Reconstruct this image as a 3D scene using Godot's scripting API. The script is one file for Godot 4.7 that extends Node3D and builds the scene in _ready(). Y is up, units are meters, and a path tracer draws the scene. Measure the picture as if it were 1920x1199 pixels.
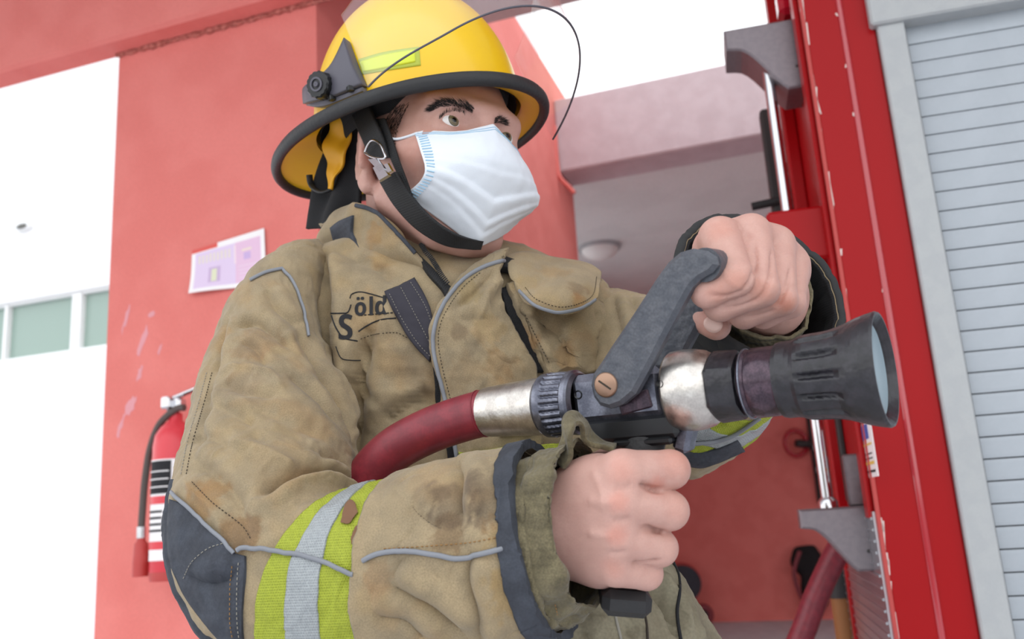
extends Node3D
# A firefighter in turnout gear holds a pistol-grip hose nozzle beside a fire engine.

const FPX := 1635.0                       # focal length in pixels of the 1920 x 1199 frame
var cam_t := Transform3D()
var cam_inv := Transform3D()
var mats := {}
var rng := RandomNumberGenerator.new()
var nz := FastNoiseLite.new()             # medium noise for cloth relief
var nz2 := FastNoiseLite.new()            # stains


# ---------------------------------------------------------------- places
func P(x: float, y: float, d: float) -> Vector3:
	return cam_t * Vector3((x - 960.0) / FPX * d, (599.5 - y) / FPX * d, -d)

func pix(p: Vector3) -> Vector3:
	var c := cam_inv * p
	return Vector3(960.0 - FPX * c.x / c.z, 599.5 + FPX * c.y / c.z, -c.z)

func ray(x: float, y: float) -> Vector3:
	return cam_t.basis * Vector3((x - 960.0) / FPX, (599.5 - y) / FPX, -1.0)

func hit(x: float, y: float, at: Vector3, n: Vector3) -> Vector3:
	var r := ray(x, y)
	return cam_t.origin + r * ((at - cam_t.origin).dot(n) / r.dot(n))

func in_plane(t: Transform3D, x: float, y: float, axis: int, value: float) -> Vector3:
	# where the sight line through a pixel meets the plane axis = value of frame t, in that frame
	var inv := t.affine_inverse()
	var o := inv * cam_t.origin
	var r := inv.basis * ray(x, y)
	return o + r * ((value - o[axis]) / r[axis])


# ---------------------------------------------------------------- nodes
func thing(called: String, label: String, category: String, t := Transform3D(), group := "") -> Node3D:
	var o := Node3D.new()
	o.name = called
	o.transform = t
	add_child(o, true)
	tag(o, label, category, group)
	return o

func tag(o: Node, label: String, category := "", group := "", kind := "") -> void:
	if label: o.set_meta("label", label)
	if category: o.set_meta("category", category)
	if group: o.set_meta("group", group)
	if kind: o.set_meta("kind", kind)

func obj(called: String, m: Mesh, mat: Material, parent: Node = self, t := Transform3D(), label := "") -> MeshInstance3D:
	var o := MeshInstance3D.new()
	o.name = called
	o.mesh = m
	o.material_override = mat
	o.transform = t
	parent.add_child(o, true)
	if label: o.set_meta("label", label)
	return o

func structure(called: String, m: Mesh, mat: Material, t: Transform3D, label: String, category: String) -> MeshInstance3D:
	var o := obj(called, m, mat, self, t)
	tag(o, label, category, "", "structure")
	return o


# ---------------------------------------------------------------- raw meshes
func arrays(p: PackedVector3Array, n: PackedVector3Array, idx: PackedInt32Array, c := PackedColorArray(), uv := PackedVector2Array()) -> ArrayMesh:
	var a := []
	a.resize(Mesh.ARRAY_MAX)
	a[Mesh.ARRAY_VERTEX] = p
	a[Mesh.ARRAY_NORMAL] = n
	if c.size(): a[Mesh.ARRAY_COLOR] = c
	if uv.size(): a[Mesh.ARRAY_TEX_UV] = uv
	a[Mesh.ARRAY_INDEX] = idx
	var m := ArrayMesh.new()
	m.add_surface_from_arrays(Mesh.PRIMITIVE_TRIANGLES, a)
	return m

func face_normals(p: PackedVector3Array, idx: PackedInt32Array) -> PackedVector3Array:
	# smooth normals of clockwise triangles
	var n := PackedVector3Array()
	n.resize(p.size())
	for t in range(0, idx.size(), 3):
		var a := idx[t]
		var b := idx[t + 1]
		var c := idx[t + 2]
		var f := (p[c] - p[a]).cross(p[b] - p[a])
		n[a] += f
		n[b] += f
		n[c] += f
	for i in n.size():
		n[i] = n[i].normalized()
	return n

func flat_mesh(tris: PackedVector3Array) -> ArrayMesh:
	# triangles given clockwise, each with its own flat normal
	var n := PackedVector3Array()
	n.resize(tris.size())
	var idx := PackedInt32Array()
	idx.resize(tris.size())
	for t in range(0, tris.size(), 3):
		var f := (tris[t + 2] - tris[t]).cross(tris[t + 1] - tris[t]).normalized()
		for k in 3:
			n[t + k] = f
			idx[t + k] = t + k
	return arrays(tris, n, idx)

func join(list: Array) -> ArrayMesh:
	# [[mesh, transform], ...] as one surface
	var st := SurfaceTool.new()
	for e in list:
		st.append_from(e[0], 0, e[1])
	return st.commit()

func box(size: Vector3, bev := 0.0) -> Mesh:
	if bev <= 0.0:
		var b := BoxMesh.new()
		b.size = size
		return b
	# chamfered box
	var h := size / 2.0
	var tri := PackedVector3Array()
	for ax in 3:
		for s: float in [-1.0, 1.0]:
			var n := Vector3.ZERO
			n[ax] = s
			var a1 := (ax + 1) % 3
			var a2 := (ax + 2) % 3
			var q := []
			for k: Array in [[-1.0, -1.0], [1.0, -1.0], [1.0, 1.0], [-1.0, 1.0]]:
				var v := Vector3.ZERO
				v[ax] = s * h[ax]
				v[a1] = k[0] * (h[a1] - bev)
				v[a2] = k[1] * (h[a2] - bev)
				q.append(v)
			quad(tri, q[0], q[1], q[2], q[3], n)
	for ax in 3:
		var a1 := (ax + 1) % 3
		var a2 := (ax + 2) % 3
		for s1: float in [-1.0, 1.0]:
			for s2: float in [-1.0, 1.0]:
				var q := []
				for k: Array in [[-1.0, 0.0], [1.0, 0.0], [1.0, 1.0], [-1.0, 1.0]]:
					var v := Vector3.ZERO
					v[ax] = k[0] * (h[ax] - bev)
					v[a1] = s1 * (h[a1] - (bev if k[1] > 0.5 else 0.0))
					v[a2] = s2 * (h[a2] - (0.0 if k[1] > 0.5 else bev))
					q.append(v)
				var n := Vector3.ZERO
				n[a1] = s1
				n[a2] = s2
				quad(tri, q[0], q[1], q[2], q[3], n)
	for sx: float in [-1.0, 1.0]:
		for sy: float in [-1.0, 1.0]:
			for sz: float in [-1.0, 1.0]:
				var a := Vector3(sx * h.x, sy * (h.y - bev), sz * (h.z - bev))
				var b := Vector3(sx * (h.x - bev), sy * h.y, sz * (h.z - bev))
				var c := Vector3(sx * (h.x - bev), sy * (h.y - bev), sz * h.z)
				if (c - a).cross(b - a).dot(Vector3(sx, sy, sz)) > 0: tri.append_array([a, b, c])
				else: tri.append_array([a, c, b])
	return flat_mesh(tri)

func quad(tri: PackedVector3Array, a: Vector3, b: Vector3, c: Vector3, d: Vector3, n: Vector3) -> void:
	if (c - a).cross(b - a).dot(n) > 0: tri.append_array([a, b, c, a, c, d])
	else: tri.append_array([a, c, b, a, d, c])

func prism(poly: PackedVector2Array, depth: float, bev := 0.0) -> ArrayMesh:
	# polygon in x, y; extruded along z from -depth/2 to depth/2, edges chamfered
	var cnt := poly.size()
	var area := 0.0
	for i in cnt:
		area += poly[i].cross(poly[(i + 1) % cnt])
	if area < 0: poly.reverse()
	var inner := PackedVector2Array()
	for i in cnt:
		var a := (poly[i] - poly[(i - 1 + cnt) % cnt]).normalized()
		var b := (poly[(i + 1) % cnt] - poly[i]).normalized()
		var m := (a.orthogonal() + b.orthogonal())
		m = m.normalized() / maxf(0.4, sqrt((1.0 + a.dot(b)) / 2.0)) if m.length() > 1e-6 else a.orthogonal()
		var cand := poly[i] - m * bev
		inner.append(cand)
	# orthogonal() points outwards or inwards depending on the turn: keep the smaller outline
	var ia := 0.0
	var oa := 0.0
	for i in cnt:
		ia += inner[i].cross(inner[(i + 1) % cnt])
		oa += poly[i].cross(poly[(i + 1) % cnt])
	if absf(ia) > absf(oa):
		for i in cnt:
			inner[i] = poly[i] * 2.0 - inner[i]
	var tri := PackedVector3Array()
	var z := depth / 2.0
	var cap := Geometry2D.triangulate_polygon(inner if bev > 0 else poly)
	var src := inner if bev > 0 else poly
	for t in range(0, cap.size(), 3):
		for s: float in [-1.0, 1.0]:
			var a := Vector3(src[cap[t]].x, src[cap[t]].y, s * z)
			var b := Vector3(src[cap[t + 1]].x, src[cap[t + 1]].y, s * z)
			var c := Vector3(src[cap[t + 2]].x, src[cap[t + 2]].y, s * z)
			if (c - a).cross(b - a).z * s > 0: tri.append_array([a, b, c])
			else: tri.append_array([a, c, b])
	for i in cnt:
		var k := (i + 1) % cnt
		var e := poly[k] - poly[i]
		var out := Vector3(e.y, -e.x, 0)
		quad(tri, Vector3(poly[i].x, poly[i].y, -z + bev), Vector3(poly[k].x, poly[k].y, -z + bev), Vector3(poly[k].x, poly[k].y, z - bev), Vector3(poly[i].x, poly[i].y, z - bev), out)
		if bev > 0:
			for s: float in [-1.0, 1.0]:
				quad(tri, Vector3(poly[i].x, poly[i].y, s * (z - bev)), Vector3(poly[k].x, poly[k].y, s * (z - bev)), Vector3(inner[k].x, inner[k].y, s * z), Vector3(inner[i].x, inner[i].y, s * z), out + Vector3(0, 0, s * e.length()))
	return flat_mesh(tri)

func pipe(pts: PackedVector3Array, radii: Variant, sides := 10, flat := 1.0, up := Vector3.ZERO, closed := false) -> ArrayMesh:
	# tube along points; radii a number or one per point; flat squashes it along the frame's second axis
	var cnt := pts.size()
	var p := PackedVector3Array()
	var n := PackedVector3Array()
	var idx := PackedInt32Array()
	var a1 := Vector3.ZERO
	for i in cnt:
		var t := Vector3.ZERO
		if closed: t = (pts[(i + 1) % cnt] - pts[(i - 1 + cnt) % cnt]).normalized()
		else: t = (pts[mini(i + 1, cnt - 1)] - pts[maxi(i - 1, 0)]).normalized()
		if i == 0 or up != Vector3.ZERO:
			var ref := up if up != Vector3.ZERO else (Vector3.UP if absf(t.y) < 0.9 else Vector3.RIGHT)
			a1 = (ref - t * ref.dot(t)).normalized()
		else:
			a1 = (a1 - t * a1.dot(t)).normalized()
		var a2 := t.cross(a1)
		var r: float = radii if radii is float else radii[i]
		for k in sides:
			var th := TAU * k / sides
			p.append(pts[i] + a1 * cos(th) * r + a2 * sin(th) * r * flat)
			n.append((a1 * cos(th) * flat + a2 * sin(th)).normalized())
	var rings := cnt if closed else cnt - 1
	for i in rings:
		for k in sides:
			var a := i * sides + k
			var b := i * sides + (k + 1) % sides
			var c := ((i + 1) % cnt) * sides + (k + 1) % sides
			var d := ((i + 1) % cnt) * sides + k
			idx.append_array([a, c, b, a, d, c])
	if not closed:
		for e in [0, cnt - 1]:
			var t := (pts[1] - pts[0]).normalized() if e == 0 else (pts[cnt - 1] - pts[cnt - 2]).normalized()
			var base := p.size()
			p.append(pts[e])
			n.append(-t if e == 0 else t)
			for k in sides:
				p.append(p[e * sides + k])
				n.append(-t if e == 0 else t)
			for k in sides:
				var b := base + 1 + k
				var c := base + 1 + (k + 1) % sides
				if e == 0: idx.append_array([base, b, c])
				else: idx.append_array([base, c, b])
	fix_winding(p, n, idx)
	return arrays(p, n, idx)

func fix_winding(p: PackedVector3Array, n: PackedVector3Array, idx: PackedInt32Array) -> void:
	for t in range(0, idx.size(), 3):
		var a := idx[t]
		var b := idx[t + 1]
		var c := idx[t + 2]
		if (p[c] - p[a]).cross(p[b] - p[a]).dot(n[a] + n[b] + n[c]) < 0:
			idx[t + 1] = c
			idx[t + 2] = b

func curve(ctrl: PackedVector3Array, steps: int) -> PackedVector3Array:
	# Catmull-Rom through the points
	var out := PackedVector3Array()
	var cnt := ctrl.size()
	for i in cnt - 1:
		var a := ctrl[maxi(i - 1, 0)]
		var d := ctrl[mini(i + 2, cnt - 1)]
		for k in steps:
			out.append(ctrl[i].cubic_interpolate(ctrl[i + 1], a, d, float(k) / steps))
	out.append(ctrl[cnt - 1])
	return out

func pxcurve(flat: Array, steps := 6) -> PackedVector3Array:
	# x, y, depth triples
	var c := PackedVector3Array()
	for i in range(0, flat.size(), 3):
		c.append(P(flat[i], flat[i + 1], flat[i + 2]))
	return curve(c, steps)

func lathe(prof: PackedVector2Array, seg := 48, mod: Variant = null, smooth := 0.6) -> ArrayMesh:
	# profile (s along x, radius) turned round x; creases where the profile bends sharply; mod(theta, s, r) -> r
	var p := PackedVector3Array()
	var n := PackedVector3Array()
	var idx := PackedInt32Array()
	for i in prof.size() - 1:
		var a := prof[i]
		var b := prof[i + 1]
		if a.distance_to(b) < 1e-7: continue
		var dir := (b - a).normalized()
		var na := Vector2(-dir.y, dir.x)
		var nb := na
		if i > 0:
			var d0 := (a - prof[i - 1]).normalized()
			if d0.dot(dir) > smooth: na = (na + Vector2(-d0.y, d0.x)).normalized()
		if i < prof.size() - 2:
			var d1 := (prof[i + 2] - b).normalized()
			if d1.dot(dir) > smooth: nb = (nb + Vector2(-d1.y, d1.x)).normalized()
		var base := p.size()
		for k in seg + 1:
			var th := TAU * k / seg
			for e in 2:
				var q := a if e == 0 else b
				var m := na if e == 0 else nb
				var r := q.y
				if mod != null: r = mod.call(th, q.x, q.y)
				p.append(Vector3(q.x, r * cos(th), r * sin(th)))
				n.append(Vector3(m.x, m.y * cos(th), m.y * sin(th)))
		for k in seg:
			var o := base + k * 2
			idx.append_array([o, o + 1, o + 3, o, o + 3, o + 2])
	if mod != null:
		fix_winding(p, n, idx)
		n = face_normals(p, idx)
	else:
		fix_winding(p, n, idx)
	return arrays(p, n, idx)


# ---------------------------------------------------------------- grids (cloth, shells)
class Grid:
	var nu := 0
	var nv := 0
	var wrap := false
	var p := PackedVector3Array()
	var n := PackedVector3Array()
	var c := PackedColorArray()
	var idx := PackedInt32Array()
	# for looking a pixel up
	var scr := PackedVector3Array()
	var cells := {}

func grid_finish(g: Grid, outward: Callable) -> void:
	# normals by differences, turned to agree with outward(i, j) -> Vector3; then triangles
	var nu := g.nu
	var nv := g.nv
	g.n.resize(nu * nv)
	var sign_sum := 0.0
	for i in nu:
		var i0 := maxi(i - 1, 0)
		var i1 := mini(i + 1, nu - 1)
		for j in nv:
			var j0 := (j - 1 + nv) % nv if g.wrap else maxi(j - 1, 0)
			var j1 := (j + 1) % nv if g.wrap else mini(j + 1, nv - 1)
			var a := g.p[i1 * nv + j] - g.p[i0 * nv + j]
			var b := g.p[i * nv + j1] - g.p[i * nv + j0]
			var f := a.cross(b)
			g.n[i * nv + j] = f.normalized()
	for i in range(0, nu, maxi(1, nu / 8)):
		for j in range(0, nv, maxi(1, nv / 12)):
			sign_sum += g.n[i * nv + j].dot(outward.call(i, j))
	if sign_sum < 0:
		for k in g.n.size():
			g.n[k] = -g.n[k]
	g.idx = PackedInt32Array()
	var w := nv if g.wrap else nv - 1
	for i in nu - 1:
		for j in w:
			var a := i * nv + j
			var b := i * nv + (j + 1) % nv
			var c := a + nv
			var d := b + nv
			if sign_sum < 0: g.idx.append_array([a, c, d, a, d, b])
			else: g.idx.append_array([a, d, c, a, b, d])

func out_of_middle(g: Grid) -> Callable:
	return func(i: int, j: int) -> Vector3:
		var m := Vector3.ZERO
		for k in range(0, g.nv, maxi(1, g.nv / 16)):
			m += g.p[i * g.nv + k]
		m /= ceilf(float(g.nv) / maxi(1, g.nv / 16))
		return g.p[i * g.nv + j] - m

func to_camera(g: Grid) -> Callable:
	return func(i: int, j: int) -> Vector3: return cam_t.origin - g.p[i * g.nv + j]

func gmesh(g: Grid) -> ArrayMesh:
	return arrays(g.p, g.n, g.idx, g.c)

func lookup(g: Grid) -> void:
	# buckets of camera-facing triangles on a raster of 24 pixels
	g.scr.resize(g.p.size())
	for i in g.p.size():
		g.scr[i] = pix(g.p[i])
	g.cells = {}
	for t in range(0, g.idx.size(), 3):
		var a := g.idx[t]
		var b := g.idx[t + 1]
		var c := g.idx[t + 2]
		if (g.n[a] + g.n[b] + g.n[c]).dot(cam_t.origin - g.p[a]) < 0: continue
		var sa := g.scr[a]
		var sb := g.scr[b]
		var sc := g.scr[c]
		for y in range(floori(minf(sa.y, minf(sb.y, sc.y)) / 24.0), floori(maxf(sa.y, maxf(sb.y, sc.y)) / 24.0) + 1):
			for x in range(floori(minf(sa.x, minf(sb.x, sc.x)) / 24.0), floori(maxf(sa.x, maxf(sb.x, sc.x)) / 24.0) + 1):
				var key := y * 1000 + x
				if not g.cells.has(key): g.cells[key] = PackedInt32Array()
				g.cells[key].append(t)

func locate(g: Grid, x: float, y: float) -> Array:
	# [place, normal] of the nearest surface behind a pixel; beyond the outline, the nearest vertex
	var q := Vector2(x, y)
	var best := INF
	var out := []
	var key := floori(y / 24.0) * 1000 + floori(x / 24.0)
	if g.cells.has(key):
		for t: int in g.cells[key]:
			var a := g.idx[t]
			var b := g.idx[t + 1]
			var c := g.idx[t + 2]
			var A := Vector2(g.scr[a].x, g.scr[a].y)
			var B := Vector2(g.scr[b].x, g.scr[b].y)
			var C := Vector2(g.scr[c].x, g.scr[c].y)
			var den := (B - A).cross(C - A)
			if absf(den) < 1e-9: continue
			var u := (q - A).cross(C - A) / den
			var v := (B - A).cross(q - A) / den
			if u < -0.001 or v < -0.001 or u + v > 1.001: continue
			var d := g.scr[a].z * (1 - u - v) + g.scr[b].z * u + g.scr[c].z * v
			if d < best:
				best = d
				out = [g.p[a] * (1 - u - v) + g.p[b] * u + g.p[c] * v, (g.n[a] * (1 - u - v) + g.n[b] * u + g.n[c] * v).normalized()]
	if out.size(): return out
	var bi := 0
	best = INF
	for i in range(0, g.p.size(), 3):
		if g.n[i].dot(cam_t.origin - g.p[i]) < 0: continue
		var d := (g.scr[i].x - x) * (g.scr[i].x - x) + (g.scr[i].y - y) * (g.scr[i].y - y)
		if d < best:
			best = d
			bi = i
	return [P(x, y, g.scr[bi].z), g.n[bi]]

func line_on(g: Grid, xy: Array, off := 0.0, steps := 6) -> PackedVector3Array:
	# a smooth line drawn over a surface through pixels x, y, x, y ...
	var c := PackedVector3Array()
	for i in range(0, xy.size(), 2):
		c.append(Vector3(xy[i], xy[i + 1], 0))
	var out := PackedVector3Array()
	for q in curve(c, steps):
		var h := locate(g, q.x, q.y)
		out.append(h[0] + h[1] * off)
	return out

func rings_grid(rings: Array, nu: int, nv: int, power := 1.0) -> Grid:
	# rings: [ax, ay, ad, bx, by, bd, thick, (back)] outline point A, outline point B, half thickness across; power < 1 squares the section
	var g := Grid.new()
	g.nu = nu
	g.nv = nv
	g.wrap = true
	var ca := PackedVector3Array()
	var cb := PackedVector3Array()
	for r: Array in rings:
		ca.append(P(r[0], r[1], r[2]))
		cb.append(P(r[3], r[4], r[5]))
	var cnt := rings.size()
	for i in nu:
		var u := float(i) / (nu - 1) * (cnt - 1)
		var k := mini(floori(u), cnt - 2)
		var f := u - k
		var k0 := maxi(k - 1, 0)
		var k3 := mini(k + 2, cnt - 1)
		var A := ca[k].cubic_interpolate(ca[k + 1], ca[k0], ca[k3], f)
		var B := cb[k].cubic_interpolate(cb[k + 1], cb[k0], cb[k3], f)
		var A1 := ca[k].cubic_interpolate(ca[k + 1], ca[k0], ca[k3], f + 0.02)
		var B1 := cb[k].cubic_interpolate(cb[k + 1], cb[k0], cb[k3], f + 0.02)
		var th := cubic_interpolate(rings[k][6], rings[k + 1][6], rings[k0][6], rings[k3][6], f)
		var C := (A + B) / 2.0
		var ax := (A - B) / 2.0
		var tan := (A1 + B1 - A - B).normalized()
		var az := ax.cross(tan).normalized()
		if az.dot(cam_t.origin - C) < 0: az = -az
		for j in nv:
			var t := TAU * j / nv
			var cx := cos(t)
			var sz := sin(t)
			g.p.append(C + ax * (signf(cx) * pow(absf(cx), power)) + az * (signf(sz) * pow(absf(sz), power)) * th)
	grid_finish(g, out_of_middle(g))
	return g

func at_uv(g: Grid, u: float, v: float) -> Array:
	var fu := clampf(u, 0, 1) * (g.nu - 1)
	var i := mini(floori(fu), g.nu - 2)
	var a := fu - i
	var fv := fposmod(v, 1.0) * g.nv if g.wrap else clampf(v, 0, 1) * (g.nv - 1)
	var j := mini(floori(fv), g.nv - 1 if g.wrap else g.nv - 2)
	var b := fv - j
	var j1 := (j + 1) % g.nv if g.wrap else j + 1
	var o := i * g.nv
	var w := [(1 - a) * (1 - b), (1 - a) * b, a * (1 - b), a * b]
	var k := [o + j, o + j1, o + g.nv + j, o + g.nv + j1]
	var p := Vector3.ZERO
	var n := Vector3.ZERO
	for e in 4:
		p += g.p[k[e]] * w[e]
		n += g.n[k[e]] * w[e]
	return [p, n.normalized()]

func band(g: Grid, u0: Variant, u1: Variant, off: float, nu := 12, nv := 160, v0 := 0.0, v1 := 1.0) -> Grid:
	# a strip of cloth sewn round a tube between u0 and u1 (numbers, or functions of v)
	var s := Grid.new()
	var whole := v1 - v0 > 0.999
	s.nu = nu + 2
	s.nv = nv
	s.wrap = whole
	for i in s.nu:
		var f := clampf(float(i - 1) / (nu - 1), 0, 1)
		var o := -0.0008 if i == 0 or i == s.nu - 1 else off
		for j in nv:
			var v := v0 + (v1 - v0) * j / (nv if whole else nv - 1)
			var a: float = u0.call(v) if u0 is Callable else u0
			var b: float = u1.call(v) if u1 is Callable else u1
			var h := at_uv(g, lerpf(a, b, f), v)
			s.p.append(h[0] + h[1] * (o if whole or (j > 0 and j < nv - 1) else -0.0008))
	if whole:
		grid_finish(s, out_of_middle(s))
	else:
		grid_finish(s, to_camera(s))
	return s

func loft(g: Grid, lines: Array, nu: int, nv: int, off: Variant, lip := -0.001) -> Grid:
	# a panel of cloth lying on surface g, between outlines given in pixels [[x, y, ...], [x, y, ...], ...]; edges turned down
	var cs := []
	for l: Array in lines:
		var c := PackedVector3Array()
		for i in range(0, l.size(), 2):
			c.append(Vector3(l[i], l[i + 1], 0))
		cs.append(resample(curve(c, 8), nv))
	var s := Grid.new()
	s.nu = nu + 2
	s.nv = nv + 2
	for i in s.nu:
		var f := clampf(float(i - 1) / (nu - 1), 0, 1)
		var k := minf(f * (cs.size() - 1), cs.size() - 1.0001)
		var k0 := floori(k)
		for j in s.nv:
			var jj := clampi(j - 1, 0, nv - 1)
			var q: Vector3 = cs[k0][jj].lerp(cs[k0 + 1][jj], k - k0)
			var h := locate(g, q.x, q.y)
			var o: float = off.call(f, float(jj) / (nv - 1)) if off is Callable else off
			if i == 0 or j == 0 or i == s.nu - 1 or j == s.nv - 1: o = lip
			s.p.append(h[0] + h[1] * o)
	grid_finish(s, to_camera(s))
	return s

func resample(c: PackedVector3Array, cnt: int) -> PackedVector3Array:
	var acc := PackedFloat32Array([0.0])
	for i in range(1, c.size()):
		acc.append(acc[i - 1] + c[i].distance_to(c[i - 1]))
	var out := PackedVector3Array()
	var k := 0
	for i in cnt:
		var s := acc[acc.size() - 1] * i / (cnt - 1)
		while k < c.size() - 2 and acc[k + 1] < s: k += 1
		var d := acc[k + 1] - acc[k]
		out.append(c[k].lerp(c[k + 1], clampf((s - acc[k]) / d, 0, 1) if d > 1e-9 else 0.0))
	return out

func sheet(lines: Array, nu: int, nv: int, thick: float, bump: Variant = null) -> Grid:
	# free cloth between lines of 3-D points, with a real thickness: the front, round the edges, and the back
	var cs := []
	for l: PackedVector3Array in lines:
		cs.append(resample(l, nv))
	var s := Grid.new()
	s.nu = nu
	s.nv = nv
	for i in nu:
		var k := minf(float(i) / (nu - 1) * (cs.size() - 1), cs.size() - 1.0001)
		var k0 := floori(k)
		var a: int = maxi(k0 - 1, 0)
		var b: int = mini(k0 + 2, cs.size() - 1)
		for j in nv:
			s.p.append(cs[k0][j].cubic_interpolate(cs[k0 + 1][j], cs[a][j], cs[b][j], k - k0))
	grid_finish(s, to_camera(s))
	if bump != null:
		for i in nu:
			for j in nv:
				s.p[i * nv + j] += s.n[i * nv + j] * float(bump.call(float(i) / (nu - 1), float(j) / (nv - 1)))
		grid_finish(s, to_camera(s))
	return thicken(s, thick)

func thicken(s: Grid, thick: float) -> Grid:
	var g := Grid.new()
	var nv := s.nv
	g.nu = s.nu + 2
	g.nv = nv * 2 + 2
	g.wrap = true
	for i in g.nu:
		var ii := clampi(i - 1, 0, s.nu - 1)
		var flat := 0.0 if i == 0 or i == g.nu - 1 else 1.0
		for j in g.nv:
			var side := 1.0
			var jj := j
			if j == nv:
				side = 0.0
				jj = nv - 1
			elif j > nv and j < g.nv - 1:
				side = -1.0
				jj = g.nv - 2 - j
			elif j == g.nv - 1:
				side = 0.0
				jj = 0
			g.p.append(s.p[ii * nv + jj] + s.n[ii * nv + jj] * thick * 0.5 * side * flat)
	grid_finish(g, func(i: int, j: int) -> Vector3:
		var ii := clampi(i - 1, 0, s.nu - 1)
		if j < nv: return s.n[ii * nv + j]
		return Vector3.ZERO)
	return g

func folds(g: Grid, strokes: Array) -> void:
	# press creases into cloth: [[x, y, ...] pixels, amplitude mm (minus = valley), width mm, ridge beside it 0..1]
	lookup(g)
	var lines := []
	for s: Array in strokes:
		lines.append(line_on(g, s[0], 0.0, 5))
	for k in strokes.size():
		var l: PackedVector3Array = lines[k]
		var amp: float = strokes[k][1] * 0.0021
		var w: float = strokes[k][2] * 0.001
		var side: float = strokes[k][3] if strokes[k].size() > 3 else 0.0
		var bb := AABB(l[0], Vector3.ZERO)
		for q in l: bb = bb.expand(q)
		bb = bb.grow(w * 3.0)
		var last := l.size() - 1
		for i in g.p.size():
			var q := g.p[i]
			if not bb.has_point(q): continue
			var best := INF
			var bt := 0.0
			var sgn := 1.0
			for e in last:
				var a := l[e]
				var ab := l[e + 1] - a
				var t := clampf((q - a).dot(ab) / maxf(ab.length_squared(), 1e-12), 0, 1)
				var dv := q - (a + ab * t)
				var d := dv.length_squared()
				if d < best:
					best = d
					bt = (e + t) / last
					sgn = signf(ab.cross(dv).dot(g.n[i]))
			var x := sgn * sqrt(best) / w
			if absf(x) > 3.0: continue
			var taper := smoothstep(0.0, 0.18, bt) * smoothstep(0.0, 0.18, 1.0 - bt)
			var f := exp(-pow(absf(x), 1.4) * 2.2)
			if side != 0.0: f -= absf(side) * exp(-(x - 1.3 * signf(side)) * (x - 1.3 * signf(side)))
			g.p[i] = q + g.n[i] * amp * f * (0.25 + 0.75 * taper)

func rumple(g: Grid, amp: float, freq: float) -> void:
	for i in g.p.size():
		var q := g.p[i] * freq
		var w := nz.get_noise_3d(q.x * 0.4, q.y * 0.4, q.z * 0.4 + 9.0) * 1.2
		var ridge := 1.0 - 3.0 * absf(nz.get_noise_3d(q.x * 0.55 + w, q.y * 0.55 - w, q.z * 0.55))
		g.p[i] += g.n[i] * amp * (nz.get_noise_3d(q.x, q.y, q.z) + 0.5 * nz.get_noise_3d(q.x * 2.3, q.y * 2.3 + 40.0, q.z * 2.3) + 0.9 * maxf(ridge, -0.6))

func stain(g: Grid, spots: Array) -> void:
	# soil and dye in the cloth: [x, y, radius mm, colour factor, strength]; patches with a ragged outline
	g.c.resize(g.p.size())
	g.c.fill(Color.WHITE)
	for i in g.p.size():
		var q := g.p[i]
		var a := nz2.get_noise_3d(q.x * 9.0, q.y * 9.0, q.z * 9.0)
		var b := nz2.get_noise_3d(q.x * 30.0 + 9.0, q.y * 30.0, q.z * 30.0)
		var c := nz2.get_noise_3d(q.x * 14.0, q.y * 14.0 + 31.0, q.z * 14.0)
		var col := Color(1, 1, 1)
		col = col.lerp(Color(0.84, 0.85, 0.88), smoothstep(0.0, 0.6, a + b * 0.6))
		col = col.lerp(Color(1.06, 0.94, 0.80), smoothstep(0.0, 0.6, c + b * 0.6) * 0.7)
		g.c[i] = col
	for s: Array in spots:
		var h := locate(g, s[0], s[1])
		var r: float = s[2] * 0.001
		for i in g.p.size():
			var d := g.p[i].distance_to(h[0])
			if d > r * 1.6: continue
			var q := g.p[i] * 45.0
			var e := d / r + 0.55 * nz2.get_noise_3d(q.x, q.y, q.z) + 0.3 * nz2.get_noise_3d(q.x * 3.0, q.y * 3.0, q.z * 3.0)
			var k: float = s[4] * (1.0 - smoothstep(0.55, 1.0, e))
			var f: Color = s[3]
			g.c[i] = g.c[i].lerp(Color(g.c[i].r * f.r, g.c[i].g * f.g, g.c[i].b * f.b), k)


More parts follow.
